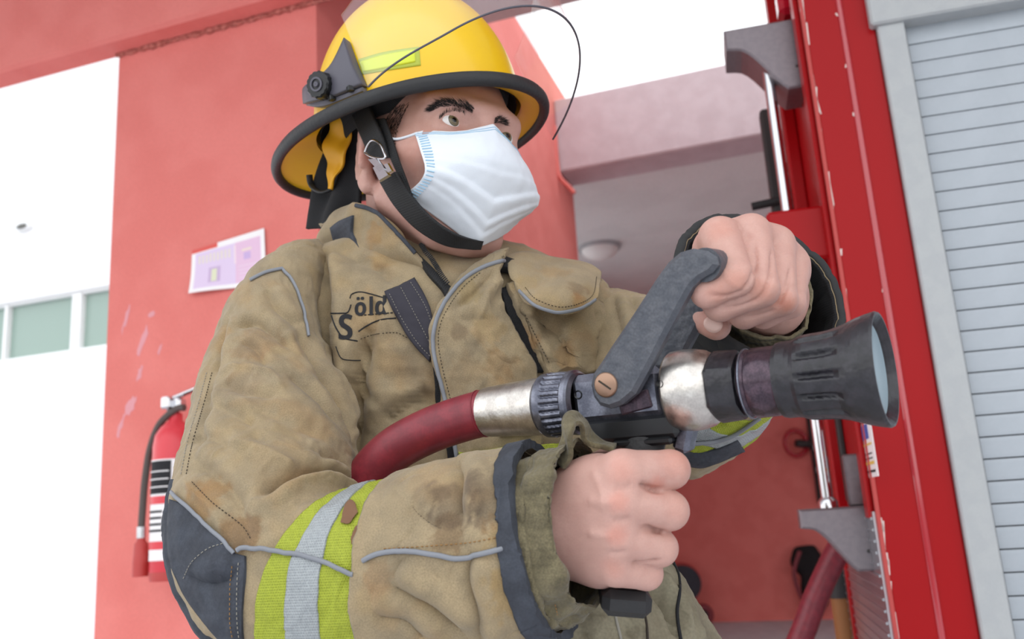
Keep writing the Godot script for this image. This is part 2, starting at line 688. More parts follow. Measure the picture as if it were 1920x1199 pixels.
# ---------------------------------------------------------------- flesh: a distance field meshed as surface nets
func nets(groups: Array, lo: Vector3, hi: Vector3, h: float) -> Grid:
	# groups: [blend with the rest, [prims]] ; prim: [a, b, ra, rb, blend] tapered capsule or [centre, radii, basis, blend] ellipsoid; negative group blend carves
	var nx := ceili((hi.x - lo.x) / h) + 1
	var ny := ceili((hi.y - lo.y) / h) + 1
	var nzz := ceili((hi.z - lo.z) / h) + 1
	var far := 0.05
	var fld := PackedFloat32Array()
	fld.resize(nx * ny * nzz)
	fld.fill(far)
	var tmp := PackedFloat32Array()
	tmp.resize(nx * ny * nzz)
	for gr: Array in groups:
		var gk: float = absf(gr[0])
		tmp.fill(far)
		var glo := Vector3(INF, INF, INF)
		var ghi := -glo
		for pr: Array in gr[1]:
			var cap := pr.size() == 5
			var k: float = pr[pr.size() - 1]
			var m := k + gk + h * 2.5
			var plo: Vector3
			var phi: Vector3
			var a: Vector3 = pr[0]
			var b := a
			var ra := 0.0
			var rb := 0.0
			var rad := Vector3.ONE
			var inv := Basis()
			if cap:
				b = pr[1]
				ra = pr[2]
				rb = pr[3]
				var rm := maxf(ra, rb) + m
				plo = a.min(b) - Vector3(rm, rm, rm)
				phi = a.max(b) + Vector3(rm, rm, rm)
			else:
				rad = pr[1]
				inv = (pr[2] as Basis).inverse()
				var rm := maxf(rad.x, maxf(rad.y, rad.z)) + m
				plo = a - Vector3(rm, rm, rm)
				phi = a + Vector3(rm, rm, rm)
			glo = glo.min(plo)
			ghi = ghi.max(phi)
			var ab := b - a
			var l2 := maxf(ab.length_squared(), 1e-12)
			for z in range(clampi(floori((plo.z - lo.z) / h), 0, nzz), clampi(ceili((phi.z - lo.z) / h) + 1, 0, nzz)):
				for y in range(clampi(floori((plo.y - lo.y) / h), 0, ny), clampi(ceili((phi.y - lo.y) / h) + 1, 0, ny)):
					var o := (z * ny + y) * nx
					for x in range(clampi(floori((plo.x - lo.x) / h), 0, nx), clampi(ceili((phi.x - lo.x) / h) + 1, 0, nx)):
						var q := Vector3(lo.x + x * h, lo.y + y * h, lo.z + z * h) - a
						var d := 0.0
						if cap:
							var t := clampf(q.dot(ab) / l2, 0.0, 1.0)
							d = (q - ab * t).length() - lerpf(ra, rb, t)
						else:
							q = inv * q
							var e := q / rad
							var k0 := e.length()
							d = k0 * (k0 - 1.0) / maxf((e / rad).length(), 1e-6)
						var old := tmp[o + x]
						var w := maxf(k - absf(old - d), 0.0)
						tmp[o + x] = minf(old, d) - (w * w / (4.0 * k) if k > 0 else 0.0)
		for z in range(clampi(floori((glo.z - lo.z) / h), 0, nzz), clampi(ceili((ghi.z - lo.z) / h) + 1, 0, nzz)):
			for y in range(clampi(floori((glo.y - lo.y) / h), 0, ny), clampi(ceili((ghi.y - lo.y) / h) + 1, 0, ny)):
				var o := (z * ny + y) * nx
				for x in range(clampi(floori((glo.x - lo.x) / h), 0, nx), clampi(ceili((ghi.x - lo.x) / h) + 1, 0, nx)):
					var d := tmp[o + x]
					var old := fld[o + x]
					if gr[0] < 0:
						d = -d
						var w := maxf(gk - absf(old - d), 0.0)
						fld[o + x] = maxf(old, d) + w * w / (4.0 * gk)
					else:
						var w := maxf(gk - absf(old - d), 0.0)
						fld[o + x] = minf(old, d) - (w * w / (4.0 * gk) if gk > 0 else 0.0)
	var g := Grid.new()
	var id := PackedInt32Array()
	id.resize(nx * ny * nzz)
	id.fill(-1)
	var sy := nx
	var sz := nx * ny
	var offs := PackedInt32Array([0, 1, sy, sy + 1, sz, sz + 1, sz + sy, sz + sy + 1])
	var crossed := PackedInt32Array()
	for z in nzz - 1:
		for y in ny - 1:
			var o := (z * ny + y) * nx
			for x in nx - 1:
				var i := o + x
				var s0 := fld[i] < 0
				if s0 == (fld[i + 1] < 0) and s0 == (fld[i + sy] < 0) and s0 == (fld[i + sz] < 0) and s0 == (fld[i + sy + 1] < 0) and s0 == (fld[i + sz + 1] < 0) and s0 == (fld[i + sz + sy] < 0) and s0 == (fld[i + sz + sy + 1] < 0): continue
				var sum := Vector3.ZERO
				var cnt := 0
				for e in 12:
					var c0 := 0
					var c1 := 0
					if e < 4:
						c0 = e * 2
						c1 = c0 + 1
					elif e < 8:
						c0 = (e - 4) % 2 + (e - 4) / 2 * 4
						c1 = c0 + 2
					else:
						c0 = e - 8
						c1 = c0 + 4
					var f0 := fld[i + offs[c0]]
					var f1 := fld[i + offs[c1]]
					if (f0 < 0) == (f1 < 0): continue
					var t := f0 / (f0 - f1)
					var v0 := Vector3(c0 & 1, (c0 >> 1) & 1, (c0 >> 2) & 1)
					var v1 := Vector3(c1 & 1, (c1 >> 1) & 1, (c1 >> 2) & 1)
					sum += v0.lerp(v1, t)
					cnt += 1
				id[i] = g.p.size()
				crossed.append(i)
				g.p.append(lo + (Vector3(x, y, z) + sum / cnt) * h)
	for i in crossed:
		var f := fld[i]
		for ax in 3:
			var st := 1 if ax == 0 else (sy if ax == 1 else sz)
			var b1 := sy if ax == 0 else (sz if ax == 1 else 1)
			var b2 := sz if ax == 0 else (1 if ax == 1 else sy)
			if i - b1 - b2 < 0: continue
			var f1 := fld[i + st]
			if (f < 0) == (f1 < 0): continue
			var q0 := id[i]
			var q1 := id[i - b1]
			var q2 := id[i - b1 - b2]
			var q3 := id[i - b2]
			if q1 < 0 or q2 < 0 or q3 < 0: continue
			if f < 0: g.idx.append_array([q0, q2, q1, q0, q3, q2])
			else: g.idx.append_array([q0, q1, q2, q0, q2, q3])
	g.n = face_normals(g.p, g.idx)
	return g

func merge(list: Array) -> Grid:
	var g := Grid.new()
	for e: Grid in list:
		var o := g.p.size()
		g.p.append_array(e.p)
		g.n.append_array(e.n)
		if e.c.size() == 0:
			e.c.resize(e.p.size())
			e.c.fill(Color.WHITE)
		g.c.append_array(e.c)
		for k in e.idx:
			g.idx.append(k + o)
	return g


# ---------------------------------------------------------------- materials
func rgb(r: float, g: float, b: float) -> Color:
	return Color(r / 255.0, g / 255.0, b / 255.0)

func mat(key: String, c := Color.WHITE, rough := 0.6, metal := 0.0) -> StandardMaterial3D:
	if mats.has(key): return mats[key]
	var m := StandardMaterial3D.new()
	m.resource_name = key
	m.albedo_color = c
	m.roughness = rough
	m.metallic = metal
	mats[key] = m
	return m

func noise_image(size: int, freq: float, seed_: int, octaves := 4, kind := FastNoiseLite.TYPE_SIMPLEX_SMOOTH) -> Image:
	var f := FastNoiseLite.new()
	f.seed = seed_
	f.frequency = freq
	f.noise_type = kind
	f.fractal_octaves = octaves
	return f.get_seamless_image(size, size)

func two_tone(size: int, freq: float, seed_: int, a: Color, b: Color, fine := 0.12, octaves := 4) -> ImageTexture:
	# colour texture: patches from a to b with a fine grain
	var n1 := noise_image(size, freq, seed_, octaves)
	var n2 := noise_image(size, 0.25, seed_ + 7, 2)
	var im := Image.create_empty(size, size, false, Image.FORMAT_RGB8)
	for y in size:
		for x in size:
			var k := smoothstep(0.25, 0.75, n1.get_pixel(x, y).r)
			var c := a.lerp(b, k)
			var v := 1.0 + (n2.get_pixel(x, y).r - 0.5) * 2.0 * fine
			im.set_pixel(x, y, Color(c.r * v, c.g * v, c.b * v))
	return ImageTexture.create_from_image(im)

func triplanar(m: StandardMaterial3D, scale: float) -> void:
	m.uv1_triplanar = true
	m.uv1_scale = Vector3(scale, scale, scale)
	m.uv1_triplanar_sharpness = 4.0

func relief(m: StandardMaterial3D, t: Texture2D, cm: float) -> void:
	m.heightmap_enabled = true
	m.heightmap_texture = t
	m.heightmap_scale = cm

func twill(size := 128, ribs := 24) -> ImageTexture:
	var im := Image.create_empty(size, size, false, Image.FORMAT_L8)
	for y in size:
		for x in size:
			var a := sin(TAU * (x * ribs + y * ribs * 0.5) / size)
			var b := sin(TAU * (y * ribs) / size)
			im.set_pixel(x, y, Color.from_hsv(0, 0, 0.5 + 0.3 * a + 0.2 * b))
	return ImageTexture.create_from_image(im)

func mesh_weave(size := 128, cells := 10) -> ImageTexture:
	# open knitted mesh of the reflective bands: rows of small holes
	var im := Image.create_empty(size, size, false, Image.FORMAT_L8)
	var s := float(size) / cells
	for y in size:
		for x in size:
			var row := floori(y / s)
			var fx := fposmod(x / s + (0.5 if row % 2 else 0.0), 1.0) - 0.5
			var fy := fposmod(y / s, 1.0) - 0.5
			var d := sqrt(fx * fx + fy * fy)
			im.set_pixel(x, y, Color.from_hsv(0, 0, smoothstep(0.2, 0.38, d)))
	return ImageTexture.create_from_image(im)

func make_materials() -> void:
	var weave := twill()
	var grain := ImageTexture.create_from_image(noise_image(256, 0.06, 3, 4))
	var blotch := ImageTexture.create_from_image(noise_image(512, 0.012, 5, 5))
	var m := mat("tan duck cloth", Color.WHITE, 0.92)
	m.albedo_texture = two_tone(512, 0.012, 21, rgb(156, 138, 108), rgb(145, 129, 102), 0.10, 5)
	m.vertex_color_use_as_albedo = true
	triplanar(m, 5.0)
	relief(m, weave, 0.03)
	m.rim_enabled = true
	m.rim = 0.25
	m.rim_tint = 0.6
	m = mat("olive knit", Color.WHITE, 0.95)
	m.albedo_texture = two_tone(256, 0.02, 31, rgb(112, 103, 78), rgb(92, 84, 63), 0.16)
	triplanar(m, 9.0)
	relief(m, weave, 0.06)
	m.rim_enabled = true
	m.rim = 0.3
	m.rim_tint = 0.7
	m = mat("trouser cloth", Color.WHITE, 0.92)
	m.albedo_texture = two_tone(256, 0.015, 33, rgb(140, 133, 112), rgb(122, 114, 95), 0.08)
	triplanar(m, 5.0)
	relief(m, weave, 0.03)
	m = mat("charcoal cloth", Color.WHITE, 0.85)
	m.albedo_texture = two_tone(256, 0.02, 35, rgb(64, 68, 77), rgb(54, 57, 65), 0.10)
	triplanar(m, 8.0)
	relief(m, weave, 0.03)
	m = mat("black cloth", rgb(26, 26, 29), 0.9)
	triplanar(m, 20.0)
	relief(m, weave, 0.03)
	m = mat("black webbing", rgb(24, 24, 26), 0.75)
	triplanar(m, 18.0)
	relief(m, weave, 0.04)
	m = mat("lime mesh", Color.WHITE, 0.7)
	m.albedo_texture = two_tone(256, 0.02, 41, rgb(166, 176, 52), rgb(157, 167, 49), 0.06)
	triplanar(m, 55.0)
	relief(m, mesh_weave(), 0.07)
	m = mat("silver tape", Color.WHITE, 0.45)
	m.albedo_texture = two_tone(256, 0.02, 43, rgb(164, 169, 171), rgb(154, 159, 162), 0.06)
	m.metallic = 0.15
	triplanar(m, 55.0)
	relief(m, mesh_weave(), 0.05)
	mat("grey piping", rgb(128, 131, 138), 0.55)
	mat("dark thread", rgb(58, 50, 42), 0.9)
	mat("ochre thread", rgb(150, 112, 66), 0.9)
	mat("pale thread", rgb(150, 146, 136), 0.9)
	mat("zip black", rgb(30, 30, 33), 0.4)
	mat("print black", rgb(34, 34, 38), 0.85)
	m = mat("skin", Color.WHITE, 0.5)
	m.albedo_texture = two_tone(256, 0.03, 51, rgb(201, 158, 146), rgb(197, 153, 141), 0.02)
	m.vertex_color_use_as_albedo = true
	triplanar(m, 9.0)
	relief(m, grain, 0.02)
	m.subsurf_scatter_enabled = true
	m.subsurf_scatter_strength = 0.05
	mat("hair", rgb(30, 24, 22), 0.6)
	mat("nail", rgb(233, 196, 184), 0.3)
	m = mat("mask cloth", rgb(226, 232, 240), 0.85)
	triplanar(m, 40.0)
	relief(m, grain, 0.01)
	m.backlight_enabled = true
	m.backlight = Color(0.25, 0.25, 0.26)
	mat("mask blue", rgb(168, 203, 226), 0.85)
	m = mat("helmet yellow", rgb(240, 195, 8), 0.34)
	m.clearcoat_enabled = true
	m.clearcoat = 0.2
	m.clearcoat_roughness = 0.12
	mat("helmet lining yellow", rgb(226, 164, 24), 0.55)
	m = mat("black rubber", rgb(36, 36, 38), 0.55)
	triplanar(m, 10.0)
	relief(m, grain, 0.03)
	mat("grey plastic", rgb(84, 82, 92), 0.5)
	mat("black plastic", rgb(26, 27, 30), 0.35)
	mat("lime label", rgb(214, 226, 52), 0.4)
	mat("lime label border", rgb(178, 190, 66), 0.5)
	m = mat("clear visor", Color(0.92, 0.95, 0.98, 0.04), 0.03)
	m.transparency = BaseMaterial3D.TRANSPARENCY_ALPHA
	m.metallic_specular = 0.3
	m = mat("chrome", rgb(205, 206, 210), 0.16, 1.0)
	m = mat("worn silver", Color.WHITE, 0.34, 1.0)
	m.albedo_texture = two_tone(256, 0.03, 61, rgb(218, 213, 206), rgb(196, 190, 184), 0.06)
	triplanar(m, 8.0)
	relief(m, grain, 0.02)
	m = mat("grey anodised", Color.WHITE, 0.33, 0.85)
	m.albedo_texture = two_tone(256, 0.03, 63, rgb(128, 130, 142), rgb(98, 100, 112), 0.10)
	triplanar(m, 8.0)
	m = mat("black anodised", Color.WHITE, 0.3, 0.4)
	m.albedo_texture = two_tone(256, 0.05, 65, rgb(44, 42, 50), rgb(60, 52, 60), 0.15)
	triplanar(m, 8.0)
	relief(m, grain, 0.02)
	m = mat("plum anodised", Color.WHITE, 0.22, 0.5)
	m.albedo_texture = two_tone(256, 0.05, 67, rgb(66, 54, 64), rgb(84, 68, 78), 0.2)
	triplanar(m, 8.0)
	m = mat("worn grey handle", Color.WHITE, 0.42, 0.1)
	m.albedo_texture = two_tone(256, 0.04, 69, rgb(76, 79, 87), rgb(86, 88, 95), 0.10)
	triplanar(m, 7.0)
	relief(m, grain, 0.06)
	m = mat("nozzle rubber", Color.WHITE, 0.32)
	m.albedo_texture = two_tone(256, 0.05, 71, rgb(32, 31, 36), rgb(44, 42, 48), 0.14)
	triplanar(m, 7.0)
	relief(m, grain, 0.04)
	mat("brass bolt", rgb(164, 132, 112), 0.4, 0.8)
	mat("lens grey", rgb(150, 170, 180), 0.25)
	m = mat("hose rubber", Color.WHITE, 0.38)
	m.albedo_texture = two_tone(256, 0.03, 73, rgb(134, 42, 54), rgb(118, 36, 48), 0.06)
	triplanar(m, 6.0)
	m = mat("red plaster", Color.WHITE, 0.8)
	m.albedo_texture = two_tone(512, 0.008, 81, rgb(231, 130, 122), rgb(226, 123, 115), 0.02, 5)
	triplanar(m, 0.7)
	relief(m, blotch, 0.5)
	m = mat("crumbled plaster", Color.WHITE, 0.95)
	m.albedo_texture = two_tone(256, 0.05, 85, rgb(214, 128, 116), rgb(168, 88, 78), 0.14)
	triplanar(m, 4.0)
	relief(m, grain, 0.8)
	m = mat("pink plaster", Color.WHITE, 0.85)
	m.albedo_texture = two_tone(512, 0.02, 87, rgb(203, 188, 192), rgb(197, 181, 185), 0.02, 5)
	triplanar(m, 0.6)
	relief(m, blotch, 0.4)
	m = mat("ceiling plaster", Color.WHITE, 0.9)
	m.albedo_texture = two_tone(256, 0.015, 89, rgb(226, 224, 222), rgb(220, 218, 216), 0.02)
	triplanar(m, 0.5)
	m = mat("concrete", Color.WHITE, 0.85)
	m.albedo_texture = two_tone(512, 0.02, 91, rgb(208, 211, 215), rgb(198, 201, 206), 0.05, 5)
	triplanar(m, 0.5)
	mat("white render", rgb(244, 245, 246), 0.85)
	mat("white frame", rgb(240, 242, 242), 0.5)
	m = mat("green glass", rgb(150, 172, 162), 0.12)
	m = mat("truck red", rgb(162, 13, 19), 0.3)
	m.metallic_specular = 0.3
	m = mat("gloss red", rgb(176, 30, 44), 0.15)
	m.clearcoat_enabled = true
	m.clearcoat = 1.0
	m.clearcoat_roughness = 0.06
	mat("chipped paint", rgb(226, 206, 200), 0.7)
	m = mat("shutter aluminium", Color.WHITE, 0.5, 0.1)
	m.albedo_texture = two_tone(256, 0.03, 93, rgb(176, 183, 190), rgb(173, 180, 187), 0.006)
	triplanar(m, 2.0)
	m = mat("frame aluminium", Color.WHITE, 0.5, 0.1)
	m.albedo_texture = two_tone(256, 0.03, 95, rgb(178, 181, 182), rgb(174, 177, 179), 0.01)
	triplanar(m, 3.0)
	m = mat("cast aluminium", Color.WHITE, 0.4, 0.6)
	m.albedo_texture = two_tone(256, 0.04, 97, rgb(130, 122, 126), rgb(125, 117, 122), 0.02)
	triplanar(m, 6.0)
	m = mat("tread plate", rgb(200, 203, 208), 0.28, 0.9)
	mat("dark machinery", rgb(48, 44, 44), 0.6)
	mat("lamp red", rgb(176, 20, 40), 0.15)
	mat("lamp white", rgb(236, 234, 230), 0.3)
	mat("paper white", rgb(244, 240, 240), 0.8)
	m = mat("extinguisher red", rgb(222, 66, 76), 0.3)
	mat("horn red", rgb(186, 66, 62), 0.5)
	mat("hose black", rgb(84, 74, 70), 0.6)
	mat("wood", rgb(150, 98, 56), 0.7)


# ---------------------------------------------------------------- the place
var bf := Transform3D()      # building: x along the wall, -z into the bay
var tf := Transform3D()      # fire engine: x along its side, z out of the side

func span(a: Vector3, b: Vector3, bev := 0.0) -> Array:
	# box between two corners: [mesh, offset]
	return [box((b - a).abs(), bev), Transform3D(Basis(), (a + b) / 2.0)]

func bf_hit(x: float, y: float, axis: int, v: float) -> Vector3:
	return in_plane(bf, x, y, axis, v)

func make_building() -> void:
	var corner := P(600, 600, 2.45)
	bf = Transform3D(Basis(Vector3.UP, deg_to_rad(-18.0)), Vector3(corner.x, 0, corner.z))
	var ul := bf_hit(200, 650, 2, 0.0).x
	var hb := bf_hit(222, 103, 2, 0.0).y
	var zend := bf_hit(1079, 420, 0, 0.0).z
	var zb := bf_hit(1046, 300, 0, 0.0).z
	var b0 := bf_hit(1250, 285, 2, zb).y
	var b1 := bf_hit(1240, 145, 2, zb).y
	var floor_hit := in_plane(Transform3D(), 1400, 1166, 1, 0.0)
	var zfar := (bf.affine_inverse() * floor_hit).z
	print("building ul %.2f hb %.2f zend %.2f zb %.2f beam %.2f-%.2f zfar %.2f" % [ul, hb, zend, zb, b0, b1, zfar])
	var t := 0.08
	print("beam edge px ", pix(bf * Vector3(ul, hb, t)), " left ", pix(bf * Vector3(ul - 0.3, hb, t)))
	var s := span(Vector3(-14, -0.2, zfar - 0.3), Vector3(14, 0, 9))
	structure("floor", s[0], mat("concrete"), bf * s[1], "grey concrete floor of the fire station yard", "floor")
	var wt := bf_hit(1008, 100, 0, 0.0).y
	s = span(Vector3(ul, 0, zend), Vector3(0, wt, 0))
	var wall := structure("wall_left", s[0], mat("red plaster"), bf * s[1], "red painted plaster wall behind the firefighter", "wall")
	s = span(Vector3(-6, hb, -0.02), Vector3(5, hb + 0.55, t), 0.012)
	structure("trim_1", s[0], mat("red plaster"), bf * s[1], "red plastered beam across the top left above the wall", "beam")
	# the crumbled plaster joint below the beam
	var pts := PackedVector3Array()
	var rad := PackedFloat32Array()
	for i in 61:
		var x := lerpf(ul - 0.01, 0.35, i / 60.0)
		pts.append(Vector3(x, hb - 0.004 + 0.006 * nz.get_noise_1d(x * 60.0), 0.004))
		rad.append(0.008 + 0.006 * nz.get_noise_1d(x * 90.0 + 50.0))
	structure("trim_2", pipe(pts, rad, 8), mat("crumbled plaster"), bf, "rough broken plaster edge under the red beam", "plaster edge")
	# pale scuffs where things have rubbed the paint
	rng.seed = 31
	for q: Array in [[268, 640, 10, 38], [236, 600, 5, 34], [262, 700, 7, 20], [284, 590, 9, 9], [246, 760, 14, 26], [226, 800, 6, 30], [300, 655, 4, 14]]:
		var poly := PackedVector2Array()
		var mid := bf_hit(q[0], q[1], 2, 0.0)
		for k in 14:
			var a := TAU * k / 14.0
			var rr := rng.randf_range(0.45, 1.0)
			poly.append(Vector2(cos(a) * q[2] * 0.0016 * rr + sin(a) * q[3] * 0.0004, sin(a) * q[3] * 0.0016 * rr))
		obj("paint_scuff", prism(poly, 0.0006), mat("scuff", rgb(226, 158, 164), 0.9), wall, wall.transform.affine_inverse() * (bf * Transform3D(Basis(), Vector3(mid.x, mid.y, 0.0003))))
	# roof over the firefighter, above the picture
	var rz := in_plane(bf, 1065, 7, 1, hb + 0.55)
	print("roof edge ", rz)
	structure("ceiling", join([span(Vector3(-6, hb + 0.55, -0.02), Vector3(9, hb + 0.75, 1.85)), span(Vector3(0.0, hb + 0.55, rz.z), Vector3(9, hb + 0.75, -0.02))]), mat("ceiling plaster"), bf, "concrete canopy slab above the red beam", "roof")
	# bay behind
	s = span(Vector3(0.0, b0, zb - 0.28), Vector3(7, b1, zb), 0.01)
	structure("trim_3", s[0], mat("pink plaster"), bf * s[1], "pale pink plastered beam with the white sky above it", "beam")
	s = span(Vector3(-1.2, b0 + 0.04, zfar - 0.2), Vector3(9, b0 + 0.24, zb - 0.1))
	structure("ceiling_001", s[0], mat("ceiling plaster"), bf * s[1], "pale grey ceiling of the engine bay", "ceiling")
	s = span(Vector3(-3.5, 0, zfar - 0.25), Vector3(9, b0 + 0.04, zfar))
	structure("wall_back", s[0], mat("red plaster"), bf * s[1], "dark red wall at the far end of the engine bay", "wall")
	s = span(Vector3(8.8, 0, zfar), Vector3(9, b0 + 0.04, zb))
	structure("wall_right", s[0], mat("red plaster"), bf * s[1], "red side wall of the engine bay behind the truck", "wall")
	s = span(Vector3(-1.15, 0, zfar), Vector3(-0.95, b0 + 0.04, -5.5))
	structure("wall_left_001", s[0], mat("red plaster"), bf * s[1], "red side wall deep inside the engine bay", "wall")
	# thin red conduit at the end of the wall
	var c := PackedVector3Array()
	for q: Array in [[1040, 236], [1043, 290], [1049, 330], [1066, 350], [1077, 362]]:
		c.append(bf * (bf_hit(q[0], q[1], 2, zb + 0.03)))
	var con := obj("conduit", pipe(curve(c, 6), 0.014, 8), mat("red plaster"))
	tag(con, "thin red conduit bent along the corner of wall and pink beam", "conduit")
	# dome lamp on the ceiling
	var lp := in_plane(bf, 1124, 462, 1, b0 + 0.04)
	var lamp := thing("ceiling_lamp", "white dome lamp on the grey ceiling of the bay", "lamp", bf * Transform3D(Basis(), lp))
	var prof := PackedVector2Array()
	for i in 13:
		var a := PI / 2 * i / 12.0
		prof.append(Vector2(-0.105 * cos(a) - 0.015, maxf(0.001, 0.155 * sin(a))))
	var down := Transform3D(Basis(Vector3(0, 0, 1), PI / 2), Vector3.ZERO)
	obj("shade", lathe(prof, 32), mat("lamp white"), lamp, down)
	obj("rim", lathe(PackedVector2Array([Vector2(-0.03, 0.155), Vector2(-0.03, 0.17), Vector2(0, 0.175)]), 32), mat("frame aluminium"), lamp, down)
	make_white_building()
	make_wall_things(hb)

func make_white_building() -> void:
	# bright facade seen through the opening on the left
	var zf := -5.2
	var x0 := bf_hit(-60, 600, 2, zf).x
	var wx := [bf_hit(4, 610, 2, zf).x, bf_hit(128, 600, 2, zf).x, bf_hit(146, 600, 2, zf).x]
	var top := bf_hit(100, 553, 2, zf).y
	var sill := bf_hit(100, 664, 2, zf).y
	var hole := [Vector3(wx[0] - 0.35, sill, zf), Vector3(bf_hit(300, 600, 2, zf).x, top, zf)]
	var parts := [
		span(Vector3(x0 - 6, 0, zf - 0.3), Vector3(-0.76, sill, zf)),
		span(Vector3(x0 - 6, top, zf - 0.3), Vector3(-0.76, 9.0, zf)),
		span(Vector3(x0 - 6, sill, zf - 0.3), Vector3(hole[0].x, top, zf)),
		span(Vector3(hole[1].x, sill, zf - 0.3), Vector3(-0.76, top, zf)),
	]
	structure("wall_front", join(parts), mat("white render"), bf, "bright white building facade seen through the opening on the left", "wall")
	var w := Node3D.new()
	w.name = "window_1"
	add_child(w, true)
	w.transform = bf
	tag(w, "window strip with white frame and pale green panes in the white facade", "window", "", "structure")
	for q: Array in [[wx[0] - 0.3, wx[0] - 0.02], [wx[0] + 0.03, wx[1]], [wx[2], hole[1].x - 0.03]]:
		var s := span(Vector3(q[0], sill + 0.03, zf - 0.12), Vector3(q[1], top - 0.03, zf - 0.1))
		obj("pane", s[0], mat("green glass"), w, s[1])
	for q: Array in [[wx[0] - 0.02, wx[0] + 0.03], [wx[1], wx[2]]]:
		var s := span(Vector3(q[0], sill, zf - 0.13), Vector3(q[1], top, zf - 0.03), 0.008)
		obj("mullion", s[0], mat("white frame"), w, s[1])
	for q: Array in [[sill, sill + 0.03], [top - 0.03, top]]:
		var s := span(Vector3(hole[0].x, q[0], zf - 0.13), Vector3(hole[1].x, q[1], zf - 0.04))
		obj("window_frame", s[0], mat("white frame"), w, s[1])
	var lp := bf_hit(48, 427, 2, zf)
	var lamp := thing("wall_lamp", "small round lamp on the white facade at far left", "lamp", bf * Transform3D(Basis(), lp))
	var turn := Transform3D(Basis(Vector3.UP, -PI / 2) , Vector3.ZERO)
	obj("housing", lathe(PackedVector2Array([Vector2(0, 0.11), Vector2(0.05, 0.105), Vector2(0.055, 0.08)]), 24), mat("white frame"), lamp, turn * Transform3D(Basis().scaled(Vector3(1, 0.4, 1)), Vector3.ZERO))
	obj("lens", lathe(PackedVector2Array([Vector2(0.05, 0.085), Vector2(0.07, 0.06), Vector2(0.075, 0.001)]), 24), mat("lamp lens", rgb(112, 112, 106), 0.4), lamp, turn * Transform3D(Basis().scaled(Vector3(1, 0.28, 1)), Vector3(0, -0.004, 0)))

